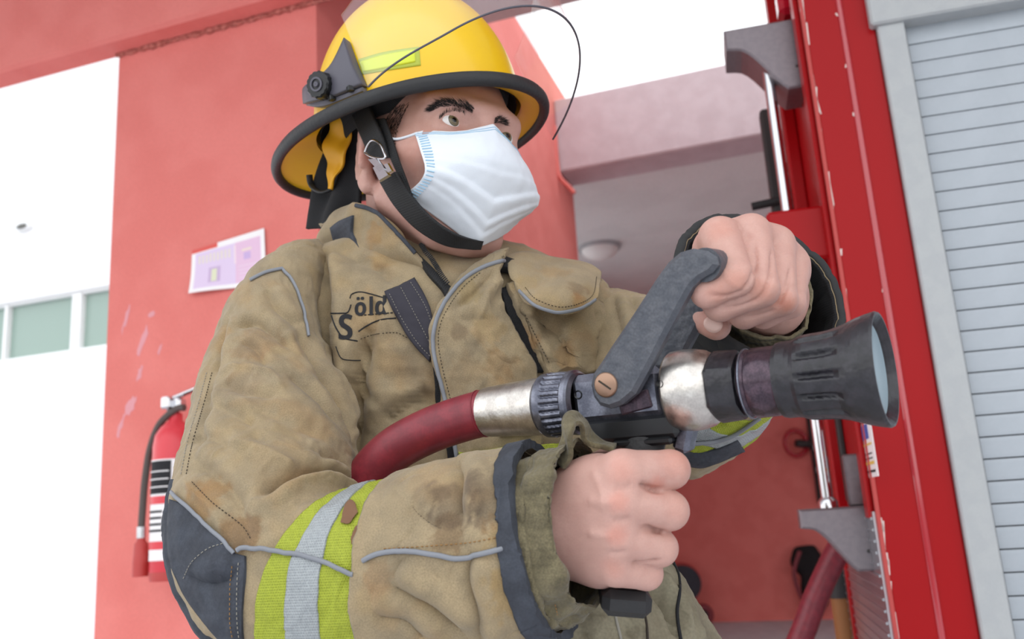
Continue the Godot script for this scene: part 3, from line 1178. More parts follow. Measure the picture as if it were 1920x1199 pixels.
func make_wall_things(_hb: float) -> void:
	# paper notice, bottom edge curling off the wall
	var z := 0.006
	var c := [bf_hit(360, 470, 2, z), bf_hit(495, 428, 2, z), bf_hit(500, 532, 2, z), bf_hit(358, 552, 2, z)]
	var im := Image.create_empty(256, 192, false, Image.FORMAT_RGB8)
	im.fill(rgb(250, 246, 246))
	im.fill_rect(Rect2i(14, 22, 228, 154), rgb(233, 196, 222))
	im.fill_rect(Rect2i(14, 22, 140, 154), rgb(228, 208, 236))
	im.fill_rect(Rect2i(0, 0, 92, 18), rgb(226, 92, 84))
	im.fill_rect(Rect2i(64, 96, 40, 62), rgb(205, 180, 214))
	im.fill_rect(Rect2i(74, 104, 18, 50), rgb(226, 228, 196))
	im.fill_rect(Rect2i(150, 30, 5, 70), rgb(246, 226, 230))
	im.fill_rect(Rect2i(176, 52, 34, 8), rgb(240, 222, 210))
	im.fill_rect(Rect2i(182, 66, 24, 26), rgb(206, 178, 222))
	for k in 9:
		im.fill_rect(Rect2i(26 + k * 13, 36 + (k % 3), 6, 34), rgb(232, 222, 206))
	for k in 4:
		im.fill_rect(Rect2i(164, 112 + k * 14, 64, 3), rgb(238, 216, 232))
	var m := mat("notice print", Color.WHITE, 0.6)
	m.albedo_texture = ImageTexture.create_from_image(im)
	var p := PackedVector3Array()
	var uv := PackedVector2Array()
	var idx := PackedInt32Array()
	for i in 13:
		for j in 13:
			var u := i / 12.0
			var v := j / 12.0
			var q: Vector3 = (c[0] as Vector3).lerp(c[1], u).lerp((c[3] as Vector3).lerp(c[2], u), v)
			q.z += 0.012 * pow(v, 3.0) * (1.0 - u) + 0.004 * sin(u * 7.0) * v
			p.append(bf.basis * (q - (c[0] as Vector3)))
			uv.append(Vector2(u, v))
	for i in 12:
		for j in 12:
			var a := i * 13 + j
			idx.append_array([a, a + 13, a + 14, a, a + 14, a + 1])
	var n := face_normals(p, idx)
	for k in n.size():
		if n[k].dot(bf.basis.z) < 0: n[k] = -n[k]
	fix_winding(p, n, idx)
	var back := p.duplicate()
	for k in back.size(): back[k] = back[k] - n[k] * 0.0012
	var sign_o := thing("wall_notice", "faded pink and white paper notice on the red wall", "notice", Transform3D(Basis(), bf * (c[0] as Vector3)))
	obj("printed_sheet", arrays(p, n, idx, PackedColorArray(), uv), m, sign_o)
	obj("backing", arrays(back, n, idx), mat("paper white"), sign_o)
	# fire extinguisher hung on the wall
	var bot := bf_hit(322, 1080, 2, 0.09)
	var tp := bf_hit(332, 790, 2, 0.09)
	var h := tp.y - bot.y
	var r := 0.058
	var ex := thing("fire_extinguisher", "red fire extinguisher hung on the red wall at lower left", "extinguisher", bf * Transform3D(Basis(), Vector3(bot.x, bot.y, 0.09)))
	var upt := Transform3D(Basis(Vector3(0, 0, 1), PI / 2), Vector3.ZERO)
	obj("cylinder", lathe(PackedVector2Array([Vector2(0, 0.001), Vector2(0, r - 0.006), Vector2(0.006, r), Vector2(h - 0.07, r), Vector2(h - 0.04, r * 0.92), Vector2(h - 0.015, r * 0.66), Vector2(h, r * 0.33), Vector2(h + 0.02, 0.018), Vector2(h + 0.03, 0.001)]), 40), mat("extinguisher red"), ex, upt)
	obj("base_ring", lathe(PackedVector2Array([Vector2(-0.012, r * 0.8), Vector2(-0.012, r * 0.96), Vector2(0.004, r * 1.01), Vector2(0.012, r * 1.004)]), 32), mat("horn red"), ex, upt)
	# labels wrapped round the cylinder: [from, to height, half angle, material]
	var lab := obj("label", wrap_label(r + 0.0008, h * 0.10, h * 0.74, 1.15), mat("paper white"), ex)
	obj("black_print", wrap_label(r + 0.0016, h * 0.52, h * 0.73, 0.8), mat("print black"), lab)
	obj("red_print", wrap_label(r + 0.0016, h * 0.455, h * 0.505, 0.8), mat("extinguisher red"), lab)
	for k in 4:
		obj("text_line", wrap_label(r + 0.0016, h * (0.28 + 0.04 * k), h * (0.28 + 0.04 * k) + 0.006, 0.55, -0.1), mat("print black"), lab)
	for k in 3:
		obj("text_line", wrap_label(r + 0.0022, h * (0.56 + 0.05 * k), h * (0.56 + 0.05 * k) + 0.003, 0.7), mat("paper white"), lab)
	obj("red_band", wrap_label(r + 0.0016, h * 0.17, h * 0.22, 1.0), mat("extinguisher red"), lab)
	obj("valve", join([[box(Vector3(0.05, 0.035, 0.035), 0.006), Transform3D(Basis(), Vector3(0, h + 0.045, 0))], [box(Vector3(0.12, 0.012, 0.02), 0.004), Transform3D(Basis(Vector3(0, 0, 1), 0.25), Vector3(0.03, h + 0.075, 0))]]), mat("chrome"), ex)
	obj("hose_nut", box(Vector3(0.03, 0.034, 0.03), 0.005), mat("chrome"), ex, Transform3D(Basis(), Vector3(-0.012, h + 0.05, 0.02)))
	var inv := ex.transform.affine_inverse()
	var hp := PackedVector3Array()
	for q: Array in [[346, 765], [330, 768], [300, 795], [282, 840], [272, 900], [267, 960], [265, 992]]:
		hp.append(inv * (bf * bf_hit(q[0], q[1], 2, 0.11)))
	obj("hose", pipe(curve(hp, 8), 0.0095, 10), mat("hose black"), ex)
	var h0: Vector3 = hp[6]
	var h1: Vector3 = inv * (bf * bf_hit(263, 1082, 2, 0.11))
	var dir := (h0 - h1).normalized()
	var hb2 := Basis(dir, dir.cross(Vector3(0, 0, 1)).normalized(), Vector3.ZERO)
	hb2.z = hb2.x.cross(hb2.y)
	var hl := h0.distance_to(h1)
	obj("ferrule", lathe(PackedVector2Array([Vector2(hl - 0.025, 0.012), Vector2(hl + 0.005, 0.012)]), 16), mat("chrome"), ex, Transform3D(hb2, h1))
	obj("horn", lathe(PackedVector2Array([Vector2(0, 0.001), Vector2(0, 0.021), Vector2(hl * 0.3, 0.021), Vector2(hl * 0.68, 0.018), Vector2(hl * 0.74, 0.012), Vector2(hl - 0.02, 0.010)]), 20), mat("horn red"), ex, Transform3D(hb2, h1))
	obj("wall_bracket", box(Vector3(0.05, 0.12, 0.04), 0.004), mat("dark machinery"), ex, Transform3D(Basis(), Vector3(0, h * 0.6, -0.065)))

func wrap_label(r: float, y0: float, y1: float, half: float, mid := 0.0) -> ArrayMesh:
	var p := PackedVector3Array()
	var n := PackedVector3Array()
	var idx := PackedInt32Array()
	for i in 21:
		var a := mid + lerpf(-half, half, i / 20.0) - 0.25
		for y: float in [y0, y1]:
			p.append(Vector3(r * sin(a), y, r * cos(a)))
			n.append(Vector3(sin(a), 0, cos(a)))
	for i in 20:
		var o := i * 2
		idx.append_array([o, o + 1, o + 3, o, o + 3, o + 2])
	fix_winding(p, n, idx)
	return arrays(p, n, idx)


# ---------------------------------------------------------------- the fire engine
func make_truck() -> void:
	var corner := P(1592, 600, 1.62)
	tf = Transform3D(Basis(Vector3.UP, deg_to_rad(-13.0)), Vector3(corner.x, 0, corner.z))
	var tk := thing("fire_truck", "red fire engine with grey roller shutter on the right", "fire truck", tf)
	var fx0 := in_plane(tf, 1702, 400, 2, 0.0).x
	var fx1 := in_plane(tf, 1757, 400, 2, 0.0).x
	var head := in_plane(tf, 1640, 36, 2, 0.0).y
	var mx := in_plane(tf, 1637, 400, 2, 0.0).x
	var hi := head + 1.0
	print("truck fx ", fx0, " ", fx1, " head ", head, " mould ", mx)
	# body: side panel left of the shutter, above it, and the box behind
	var s := span(Vector3(0, 0.4, -0.6), Vector3(fx0, hi, 0), 0.004)
	obj("corner_post", s[0], mat("truck red"), tk, s[1])
	s = span(Vector3(fx0, head, -0.6), Vector3(4.5, hi, 0))
	obj("upper_body", s[0], mat("truck red"), tk, s[1])
	s = span(Vector3(fx0, 0.4, -0.6), Vector3(4.5, head, -0.08))
	obj("inner_body", s[0], mat("truck red"), tk, s[1])
	# half-round moulding down the red panel
	obj("moulding", pipe(PackedVector3Array([Vector3(mx, 0.42, 0.0), Vector3(mx, hi, 0.0)]), 0.006, 12, 0.7), mat("gloss red"), tk)
	# bare metal showing along the worn corner edge: small chips
	rng.seed = 5
	var chips := []
	for k in 60:
		var y := lerpf(0.75, hi - 0.3, pow(rng.randf(), 0.9))
		var big := 1.0 if rng.randf() < 0.85 else 2.2
		var q := Vector3(rng.randf_range(0.0, 0.004) * big, y, 0.0004)
		chips.append([box(Vector3(rng.randf_range(0.0015, 0.004) * big, rng.randf_range(0.008, 0.05) * big, 0.0012)), Transform3D(Basis(Vector3(0, 0, 1), rng.randf_range(-0.15, 0.15)), q)])
	for k in 8:
		var y := lerpf(0.8, hi - 0.3, rng.randf())
		chips.append([box(Vector3(rng.randf_range(0.003, 0.005), rng.randf_range(0.003, 0.008), 0.0012)), Transform3D(Basis(Vector3(0, 0, 1), rng.randf_range(-0.5, 0.5)), Vector3(mx + rng.randf_range(-0.012, 0.012), y, 0.0064 if absf(0) > 1 else 0.001))])
	var cp := obj("paint_chips", join(chips), mat("chipped paint"), tk, Transform3D(), "pale chips where the red paint is knocked off")
	cp.set_meta("kind", "stuff")
	s = span(Vector3(-0.004, 0.45, -0.012), Vector3(0.003, hi, 0.0015), 0.001)
	obj("edge_strip", s[0], mat("horn red"), tk, s[1])
	# shutter frame
	s = span(Vector3(fx0, 0.4, -0.05), Vector3(fx1, head, 0.012), 0.003)
	obj("shutter_rail", s[0], mat("frame aluminium"), tk, s[1])
	s = span(Vector3(fx0 - 0.012, head - 0.022, -0.05), Vector3(2.2, head + 0.075, 0.022), 0.004)
	obj("shutter_header", s[0], mat("frame aluminium"), tk, s[1])
	s = span(Vector3(fx1 - 0.006, 0.4, -0.06), Vector3(fx1 + 0.004, head, -0.004))
	obj("rail_seal", s[0], mat("black rubber"), tk, s[1])
	# roller shutter of slats
	var sh := Node3D.new()
	sh.name = "roller_shutter"
	tk.add_child(sh, true)
	var pitch := 0.0385
	var half := pitch / 2.0
	var poly := PackedVector2Array()
	for k in 7:
		var y := lerpf(-half + 0.0012, half - 0.0012, k / 6.0)
		poly.append(Vector2(0.0010 * (1.0 - pow(y / half, 6.0)), y))
	poly.append(Vector2(-0.008, half - 0.0012))
	poly.append(Vector2(-0.008, -half + 0.0012))
	var slat := prism(poly, 2.2 - fx1)
	var turn := Basis(Vector3.UP, -PI / 2)   # profile x becomes z (out), z becomes x
	var y := head - 0.02 - half
	while y > 0.55:
		obj("slat", slat, mat("shutter aluminium"), sh, Transform3D(turn, Vector3((fx1 + 2.2) / 2.0, y, -0.018)))
		y -= pitch
	s = span(Vector3(fx1, 0.4, -0.07), Vector3(2.2, head, -0.035))
	obj("backing", s[0], mat("dark machinery"), sh, s[1])
	make_truck_rear(tk, hi)

func rear_bracket(tk: Node3D, top: Vector3, w: float, h: float, deep: float) -> void:
	var poly := PackedVector2Array([Vector2(0.01, 0), Vector2(-w, 0), Vector2(-w, -h * 0.3)])
	for k in 9:
		var a := k / 8.0
		poly.append(Vector2(lerpf(-w * 0.86, -0.035, a), -h * (0.32 + 0.68 * (a * a * (2.2 - 1.2 * a)))))
	poly.append(Vector2(0.01, -h))
	var b := obj("bracket", prism(poly, deep, 0.004), mat("cast aluminium"), tk, Transform3D(Basis(), top - Vector3(0, 0, deep / 2.0)))
	obj("bolt", lathe(PackedVector2Array([Vector2(0, 0.0035), Vector2(0.001, 0.003), Vector2(0.0015, 0.0005)]), 10), mat("dark machinery"), b, Transform3D(Basis(Vector3.UP, -PI / 2), Vector3(-0.012, -h * 0.7, deep / 2.0)))

func make_truck_rear(tk: Node3D, hi: float) -> void:
	# brackets and the chrome grab rail at the rear corner
	var z := -0.10
	var low := in_plane(tf, 1490, 957, 2, z)
	var lowr := in_plane(tf, 1622, 957, 2, z)
	rear_bracket(tk, Vector3(0, low.y, z), lowr.x - low.x, 0.118, 0.06)
	var up := in_plane(tf, 1378, 52, 2, z)
	var upr := in_plane(tf, 1515, 30, 2, z)
	rear_bracket(tk, Vector3(0, (up.y + upr.y) / 2.0, z), upr.x - up.x, 0.16, 0.11)
	var rx := in_plane(tf, 1552, 950, 2, z - 0.04).x
	obj("grab_rail", pipe(PackedVector3Array([Vector3(rx, low.y - 0.01, z - 0.03), Vector3(rx, up.y - 0.02, z - 0.03)]), 0.0115, 16), mat("chrome"), tk)
	obj("rail_foot", lathe(PackedVector2Array([Vector2(0, 0.019), Vector2(0.012, 0.019), Vector2(0.02, 0.013)]), 16), mat("chrome"), tk, Transform3D(Basis(Vector3(0, 0, 1), PI / 2), Vector3(rx, low.y, z - 0.03)))
	# maroon post, dark machinery and step box behind the rail
	var q := in_plane(tf, 1452, 300, 2, -0.5)
	var q2 := in_plane(tf, 1452, 200, 2, -0.5)
	var s := span(Vector3(q.x - 0.02, low.y + 0.32, -0.55), Vector3(q.x + 0.02, q2.y, -0.5), 0.006)
	obj("ladder_post", s[0], mat("dark machinery"), tk, s[1])
	s = span(Vector3(q.x + 0.03, 0.9, -0.52), Vector3(q.x + 0.055, q2.y + 0.05, -0.5), 0.004)
	obj("ladder_rail", s[0], mat("truck red"), tk, s[1])
	# stowed couplings seen between rail and body
	var list := []
	rng.seed = 9
	for k in 12:
		var c := in_plane(tf, 1490 + rng.randf_range(-10, 10), 250 + k * 13, 2, -0.4)
		list.append([box(Vector3(0.03, 0.05, 0.06), 0.008), Transform3D(Basis(Vector3(0, 0, 1), rng.randf_range(-0.6, 0.6)), c)])
	obj("stowed_gear", join(list), mat("dark machinery"), tk)
	var c2 := in_plane(tf, 1425, 386, 2, -0.5)
	obj("lever", pipe(PackedVector3Array([c2 + Vector3(-0.02, 0, 0), c2 + Vector3(0.07, 0.008, 0)]), 0.011, 10), mat("black rubber"), tk)
	# red step box half hidden by the left cuff
	var b0 := in_plane(tf, 1436, 398, 2, -0.06)
	var b1 := in_plane(tf, 1592, 478, 2, -0.06)
	s = span(Vector3(b0.x, b1.y, -0.5), Vector3(-0.002, b0.y, -0.06), 0.006)
	obj("step_box", s[0], mat("truck red"), tk, s[1])
	# mouldings on the rear face
	for e: Array in [[-0.03, 0.012], [-0.33, 0.03]]:
		s = span(Vector3(-e[1], 1.2, e[0] - 0.05), Vector3(0, hi - 0.4, e[0]), 0.004)
		obj("rear_moulding", s[0], mat("truck red"), tk, s[1])
	# tread plate below the lower bracket: ribs running back along the rear face
	var y0 := in_plane(tf, 1650, 960, 0, 0.0)
	var plate := Node3D.new()
	plate.name = "tread_plate"
	tk.add_child(plate, true)
	s = span(Vector3(-0.008, 0.45, -0.6), Vector3(0.0, y0.y, -0.012))
	obj("sheet", s[0], mat("tread plate"), plate, s[1])
	var yy := y0.y - 0.012
	var rib := pipe(PackedVector3Array([Vector3(-0.008, 0, -0.03), Vector3(-0.008, 0, -0.6)]), 0.0028, 8)
	while yy > 0.8:
		obj("rib", rib, mat("tread plate"), plate, Transform3D(Basis(), Vector3(0, yy, 0)))
		yy -= 0.02
	# sticker
	var c := [in_plane(tf, 1606, 792, 0, -0.002), in_plane(tf, 1630, 784, 0, -0.002), in_plane(tf, 1638, 892, 0, -0.002), in_plane(tf, 1616, 902, 0, -0.002)]
	var zc := [minf(c[0].z, c[3].z), maxf(c[1].z, c[2].z)]
	var yb: float = (c[2].y + c[3].y) / 2.0
	var yt: float = (c[0].y + c[1].y) / 2.0
	var st := obj("sticker", box(Vector3(0.0012, yt - yb, zc[1] - zc[0])), mat("paper white"), tk, Transform3D(Basis(), Vector3(-0.0012, (yt + yb) / 2.0, (zc[0] + zc[1]) / 2.0)), "white sticker with blue and yellow print")
	var hh := yt - yb
	var ww: float = zc[1] - zc[0]
	for e: Array in [[0.28, 0.25, 0.62, "sticker blue"], [0.06, 0.03, 0.8, "sticker yellow"], [-0.1, 0.02, 0.7, "print black"], [-0.18, 0.02, 0.7, "print black"], [-0.26, 0.05, 0.8, "sticker yellow"], [-0.4, 0.04, 0.8, "print black"], [0.46, 0.02, 0.8, "print black"]]:
		obj("print", box(Vector3(0.0012, hh * e[1], ww * e[2])), mat(e[3], rgb(60, 90, 170) if e[3] == "sticker blue" else rgb(226, 190, 90), 0.6), st, Transform3D(Basis(), Vector3(-0.0012, hh * e[0], 0)))
	# red lamp on top of the upper bracket
	var lq := in_plane(tf, 1478, 8, 2, -0.16)
	obj("marker_lamp", box(Vector3(0.05, 0.07, 0.06), 0.012), mat("lamp red"), tk, Transform3D(Basis(), lq))
	# dark door frame strip and latch on the rear face
	s = span(Vector3(-0.012, y0.y + 0.02, -0.58), Vector3(0.0, y0.y + 0.42, -0.30), 0.003)
	obj("rear_door", s[0], mat("dark machinery"), tk, s[1])
	s = span(Vector3(-0.03, y0.y + 0.01, -0.16), Vector3(0, y0.y + 0.11, -0.13), 0.004)
	obj("latch", s[0], mat("cast aluminium"), tk, s[1])


func make_clutter() -> void:
	# things standing in the bay behind the nozzle and below the bracket
	var h := thing("standing_hose", "dark red hose leaning below the truck's lower bracket", "hose", Transform3D(Basis(), P(1500, 1199, 1.9)))
	var inv := h.transform.affine_inverse()
	var pts := pxcurve([1580, 1015, 1.90, 1555, 1065, 1.89, 1528, 1125, 1.88, 1504, 1190, 1.87, 1460, 1290, 1.86, 1390, 1450, 1.86, 1330, 1700, 1.86, 1310, 2010, 1.86], 6)
	for i in pts.size(): pts[i] = inv * pts[i]
	obj("tube", pipe(pts, 0.026, 16), mat("hose rubber"), h)
	obj("coupling", pipe(PackedVector3Array([inv * P(1590, 998, 1.9), inv * P(1578, 1020, 1.9)]), 0.030, 16), mat("dark machinery"), h)
	# post and orange handled tool
	var t0 := P(1572, 1105, 2.1)
	var post := thing("tool_handle", "orange brown wooden tool handle standing beside the dark red hose", "tool", Transform3D(Basis(), Vector3(t0.x, 0, t0.z)))
	obj("shaft", pipe(PackedVector3Array([Vector3.ZERO, Vector3(0, t0.y, 0)]), 0.022, 10), mat("wood"), post)
	obj("grip", pipe(PackedVector3Array([Vector3(0, t0.y - 0.02, 0), Vector3(0, t0.y + 0.05, 0)]), 0.026, 10), mat("dark machinery"), post)
	# dark bag hanging on the far wall
	var zf := (bf.affine_inverse() * in_plane(Transform3D(), 1400, 1166, 1, 0.0)).z
	var bag := thing("gear_bag", "black gear bag at the far red wall left of the bracket", "bag", bf * Transform3D(Basis().scaled(Vector3(1.45, 1.45, 1.0)), bf_hit(1516, 1075, 2, zf + 0.1)))
	var g := nets([[0.02, [[Vector3(0, 0.08, 0), Vector3(0.12, 0.1, 0.1), Basis(), 0.02], [Vector3(0.03, -0.12, 0), Vector3(0.10, 0.16, 0.09), Basis(), 0.05], [Vector3(-0.06, 0.16, 0), Vector3(0.05, 0.17, 0), 0.03, 0.03, 0.04]]]], Vector3(-0.2, -0.35, -0.2), Vector3(0.2, 0.28, 0.2), 0.02)
	obj("body", gmesh(g), mat("black cloth"), bag)
	var strap := PackedVector3Array([Vector3(-0.04, 0.16, 0.08), Vector3(-0.1, 0.0, 0.1), Vector3(-0.06, -0.2, 0.1), Vector3(0.0, -0.3, 0.05)])
	obj("strap", pipe(curve(strap, 6), 0.015, 8, 0.4), mat("hose rubber"), bag)
	# red valve with its pipe on the far wall
	var hyd := thing("wall_valve", "small red valve with a pipe on the far wall", "valve", bf * Transform3D(Basis().scaled(Vector3(1.4, 1.4, 1.0)), bf_hit(1508, 835, 2, zf + 0.08)))
	obj("wheel", pipe(ring_points(0.1, 20), 0.018, 8, 1.0, Vector3.ZERO, true), mat("lamp red"), hyd, Transform3D(Basis(Vector3.UP, 0.6), Vector3(-0.06, 0.02, 0)))
	obj("stem", pipe(PackedVector3Array([Vector3(-0.06, 0.02, 0), Vector3(0.06, 0.0, -0.05)]), 0.03, 10), mat("dark machinery"), hyd)
	obj("pipe", pipe(PackedVector3Array([Vector3(0.07, 0.9, -0.05), Vector3(0.07, -0.45, -0.05)]), 0.03, 10), mat("dark machinery"), hyd)
	for y: float in [-0.03, -0.2]:
		obj("joint", box(Vector3(0.075, 0.05, 0.075), 0.01), mat("frame aluminium"), hyd, Transform3D(Basis(), Vector3(0.1, y, 0.04)))
	obj("joint_tube", pipe(PackedVector3Array([Vector3(0.1, -0.02, 0.04), Vector3(0.11, -0.3, 0.04)]), 0.025, 10), mat("extinguisher red"), hyd)
	# hose trolley standing by the far wall, half hidden by the trousers
	var w0 := bf_hit(1280, 1095, 2, zf + 0.4)
	var w := thing("hose_trolley", "dark drum and maroon wheel of a trolley just behind the trousers", "trolley", bf * Transform3D(Basis(Vector3.UP, 0.4), Vector3(w0.x, 0, w0.z)))
	var lie := Transform3D(Basis(Vector3.UP, -PI / 2), Vector3(0, w0.y, 0))
	obj("drum", lathe(PackedVector2Array([Vector2(-0.06, 0.001), Vector2(-0.06, 0.16), Vector2(-0.05, 0.19), Vector2(0.05, 0.19), Vector2(0.06, 0.16), Vector2(0.07, 0.05), Vector2(0.07, 0.001)]), 32), mat("charcoal cloth"), w, lie)
	obj("drum_rim", pipe(ring_points(0.2, 28), 0.02, 8, 1.0, Vector3.ZERO, true), mat("horn red"), w, Transform3D(Basis(), Vector3(0.01, w0.y, -0.08)))
	obj("wheel", pipe(ring_points(0.085, 28), 0.035, 12, 1.0, Vector3.ZERO, true), mat("hose rubber"), w, Transform3D(Basis(), Vector3(0.17, 0.12, 0.05)))
	obj("hub", lathe(PackedVector2Array([Vector2(-0.02, 0.001), Vector2(-0.02, 0.07), Vector2(0.02, 0.07), Vector2(0.03, 0.001)]), 20), mat("dark machinery"), w, Transform3D(Basis(Vector3.UP, -PI / 2), Vector3(0.17, 0.12, 0.05)))
	obj("stand", pipe(PackedVector3Array([Vector3(-0.05, 0.0, -0.05), Vector3(0, w0.y, -0.05), Vector3(0.17, 0.12, 0.0)]), 0.02, 8), mat("dark machinery"), w)

func ring_points(r: float, cnt: int) -> PackedVector3Array:
	var o := PackedVector3Array()
	for i in cnt:
		o.append(Vector3(r * cos(TAU * i / cnt), r * sin(TAU * i / cnt), 0))
	return o


# ---------------------------------------------------------------- the firefighter
var person: Node3D
var head_t := Transform3D()     # head: x his left, y up, z forward, origin between the ears
var hel_t := Transform3D()      # helmet, tipped on the head
var flesh: Array = []           # pieces of the body's one mesh
var head_g: Grid
var torso_g: Grid
var sleeve_g: Grid
var sleeve_l: Grid

func hp(x: float, y: float, side: float) -> Vector3:
	# a point of the head frame: where the sight line crosses the plane x = side
	return in_plane(head_t, x, y, 0, side)

func make_frames() -> void:
	var b := Basis(Vector3(0.82242755, -0.13225473, -0.55328257), Vector3(0.01854894, 0.97831689, -0.20628134), Vector3(0.56856737, 0.15938865, 0.80704796))
	head_t = Transform3D(cam_t.basis * b, P(818.9, 319.4, 0.9495))
	hel_t = head_t * Transform3D(Basis(Vector3(0, 0, 1), deg_to_rad(10.9)), Vector3(0, 0.057, 0))

func cap(a: Array, b: Array, k := 0.004) -> Array:
	# capsule between two joints given as pixel x, y, depth, radius in mm
	return [P(a[0], a[1], a[2]), P(b[0], b[1], b[2]), a[3] * 0.001, b[3] * 0.001, k]

func chain(list: Array, k := 0.003) -> Array:
	var o := []
	for i in list.size() - 1:
		o.append(cap(list[i], list[i + 1], k))
	return o

func hand_grid(groups: Array, h: float) -> Grid:
	var lo := Vector3(INF, INF, INF)
	var hi := -lo
	for g: Array in groups:
		for c: Array in g[1]:
			for e in 2:
				lo = lo.min(c[e] - Vector3.ONE * (c[2 + e] + 0.006))
				hi = hi.max(c[e] + Vector3.ONE * (c[2 + e] + 0.006))
	return nets(groups, lo, hi, h)

func dent(g: Grid, xy: Array, amp: float, w: float) -> void:
	folds(g, [[xy, amp, w]])
	g.n = face_normals(g.p, g.idx)

func blush(g: Grid, spots: Array) -> void:
	# redder skin over knuckles and finger ends: [x, y, radius mm, colour factor]
	if g.c.size() == 0:
		g.c.resize(g.p.size())
		g.c.fill(Color.WHITE)
	for s: Array in spots:
		var at: Vector3 = locate(g, s[0], s[1])[0]
		var r: float = s[2] * 0.001
		var f: Color = s[3]
		for i in g.p.size():
			var d := g.p[i].distance_to(at) / r
			if d > 1.5: continue
			var q := g.p[i] * 160.0
			var k := 1.0 - smoothstep(0.2, 1.2, d + 0.25 * nz2.get_noise_3d(q.x, q.y, q.z))
			g.c[i] = g.c[i].lerp(Color(g.c[i].r * f.r, g.c[i].g * f.g, g.c[i].b * f.b), k)

func make_hands() -> void:
	# right hand: fist round the pistol grip, back of the hand to the camera
	var mi := [1168, 886, 0.572, 14.5]
	var mm := [1164, 944, 0.568, 14.5]
	var mr := [1160, 1008, 0.571, 14.0]
	var ml := [1154, 1064, 0.579, 13.0]
	var w := [1030, 985, 0.612, 22]
	var groups := [
		[0.008, [cap([940, 1005, 0.635, 24], w, 0.01), cap([1080, 910, 0.60, 15], mi, 0.014), cap([1070, 955, 0.596, 16], mm, 0.014), cap([1068, 1005, 0.598, 16], mr, 0.014), cap([1075, 1040, 0.604, 15], ml, 0.014), cap(w, [1110, 930, 0.605, 18], 0.02), cap(w, [1110, 1020, 0.61, 20], 0.02), cap([1130, 900, 0.60, 16], [1130, 1060, 0.605, 15], 0.012)]],
		[0.004, chain([mi, [1257, 881, 0.583, 12.8], [1252, 892, 0.622, 10.5], [1212, 898, 0.638, 9.0]])],
		[0.0012, chain([mm, [1255, 958, 0.579, 12.8], [1248, 964, 0.620, 10.5], [1205, 968, 0.634, 9.0]])],
		[0.0012, chain([mr, [1236, 1028, 0.582, 12.2], [1230, 1033, 0.620, 10.0], [1190, 1036, 0.632, 8.5]])],
		[0.0012, chain([ml, [1212, 1076, 0.587, 10.8], [1207, 1080, 0.618, 9.2], [1175, 1080, 0.628, 8.0]])],
		[0.006, chain([[1110, 900, 0.612, 17], [1150, 870, 0.64, 13.5], [1195, 872, 0.655, 11.5], [1235, 885, 0.655, 10]])],
	]
	var g := hand_grid(groups, 0.0018)
	lookup(g)
	folds(g, [[[1200, 908, 1222, 918, 1240, 921], -2.2, 2.6], [[1208, 986, 1228, 994, 1246, 996], -2.0, 2.4], [[1188, 1054, 1205, 1056, 1236, 1052], -2.0, 2.4],
		[[1150, 915, 1168, 918, 1186, 912], -1.0, 6.0], [[1146, 978, 1164, 979, 1184, 974], -1.0, 6.0], [[1142, 1038, 1156, 1039, 1176, 1036], -0.9, 5.0],
		[[1110, 880, 1130, 930, 1128, 960], 0.5, 5.0], [[1100, 1000, 1130, 1005, 1150, 1006], 0.7, 5.0], [[1100, 940, 1130, 942, 1155, 943], 0.7, 5.0]])
	g.n = face_normals(g.p, g.idx)
	lookup(g)
	blush(g, [[1160, 942, 9, Color(1.0, 0.82, 0.78)], [1156, 1006, 9, Color(1.0, 0.82, 0.78)], [1270, 860, 16, Color(1.0, 0.86, 0.82)], [1272, 955, 12, Color(1.02, 0.94, 0.92)], [1165, 880, 12, Color(1.0, 0.88, 0.85)], [1230, 910, 8, Color(1.0, 0.8, 0.76)], [1150, 1065, 9, Color(1.0, 0.9, 0.87)]])
	flesh.append(g)
	# left hand: over the handle's crossbar
	mi = [1350, 446, 0.622, 14.5]
	mm = [1408, 438, 0.634, 14.5]
	mr = [1456, 458, 0.646, 13.5]
	ml = [1488, 498, 0.655, 12.0]
	w = [1440, 560, 0.720, 25]
	groups = [
		[0.008, [cap([1425, 640, 0.80, 32], w, 0.01), cap(w, mi, 0.014), cap(w, mm, 0.014), cap(w, mr, 0.014), cap(w, ml, 0.014), cap([1340, 470, 0.645, 16], [1470, 500, 0.675, 14], 0.016)]],
		[0.004, chain([mi, [1380, 522, 0.583, 12.0], [1326, 548, 0.588, 10.8], [1306, 522, 0.612, 9.5]])],
		[0.0012, chain([mm, [1428, 543, 0.594, 12.0], [1350, 574, 0.600, 10.6], [1322, 548, 0.624, 9.5]])],
		[0.0012, chain([mr, [1464, 563, 0.608, 11.2], [1395, 590, 0.612, 10.0], [1368, 566, 0.636, 9.0]])],
		[0.0012, chain([ml, [1483, 570, 0.622, 10.0], [1432, 592, 0.626, 9.2], [1408, 572, 0.646, 8.5]])],
		[0.002, chain([[1330, 490, 0.665, 15], [1300, 555, 0.662, 13.0], [1314, 592, 0.640, 11.8], [1343, 611, 0.626, 10.6]])],
	]
	g = hand_grid(groups, 0.0018)
	lookup(g)
	folds(g, [[[1412, 448, 1416, 490, 1408, 525, 1394, 545], -1.3, 2.8], [[1448, 465, 1446, 510, 1432, 550, 1408, 572], -1.3, 2.8], [[1484, 500, 1474, 540, 1456, 580], -1.2, 2.6], [[1330, 552, 1362, 556, 1392, 546], -0.9, 2.4], [[1352, 578, 1390, 574, 1418, 562], -0.8, 2.2], [[1404, 594, 1430, 590, 1452, 582], -0.8, 2.2], [[1384, 420, 1392, 436, 1412, 448], -0.7, 3.0], [[1355, 505, 1370, 530, 1390, 540], 0.5, 3.0]])
	g.n = face_normals(g.p, g.idx)
	lookup(g)
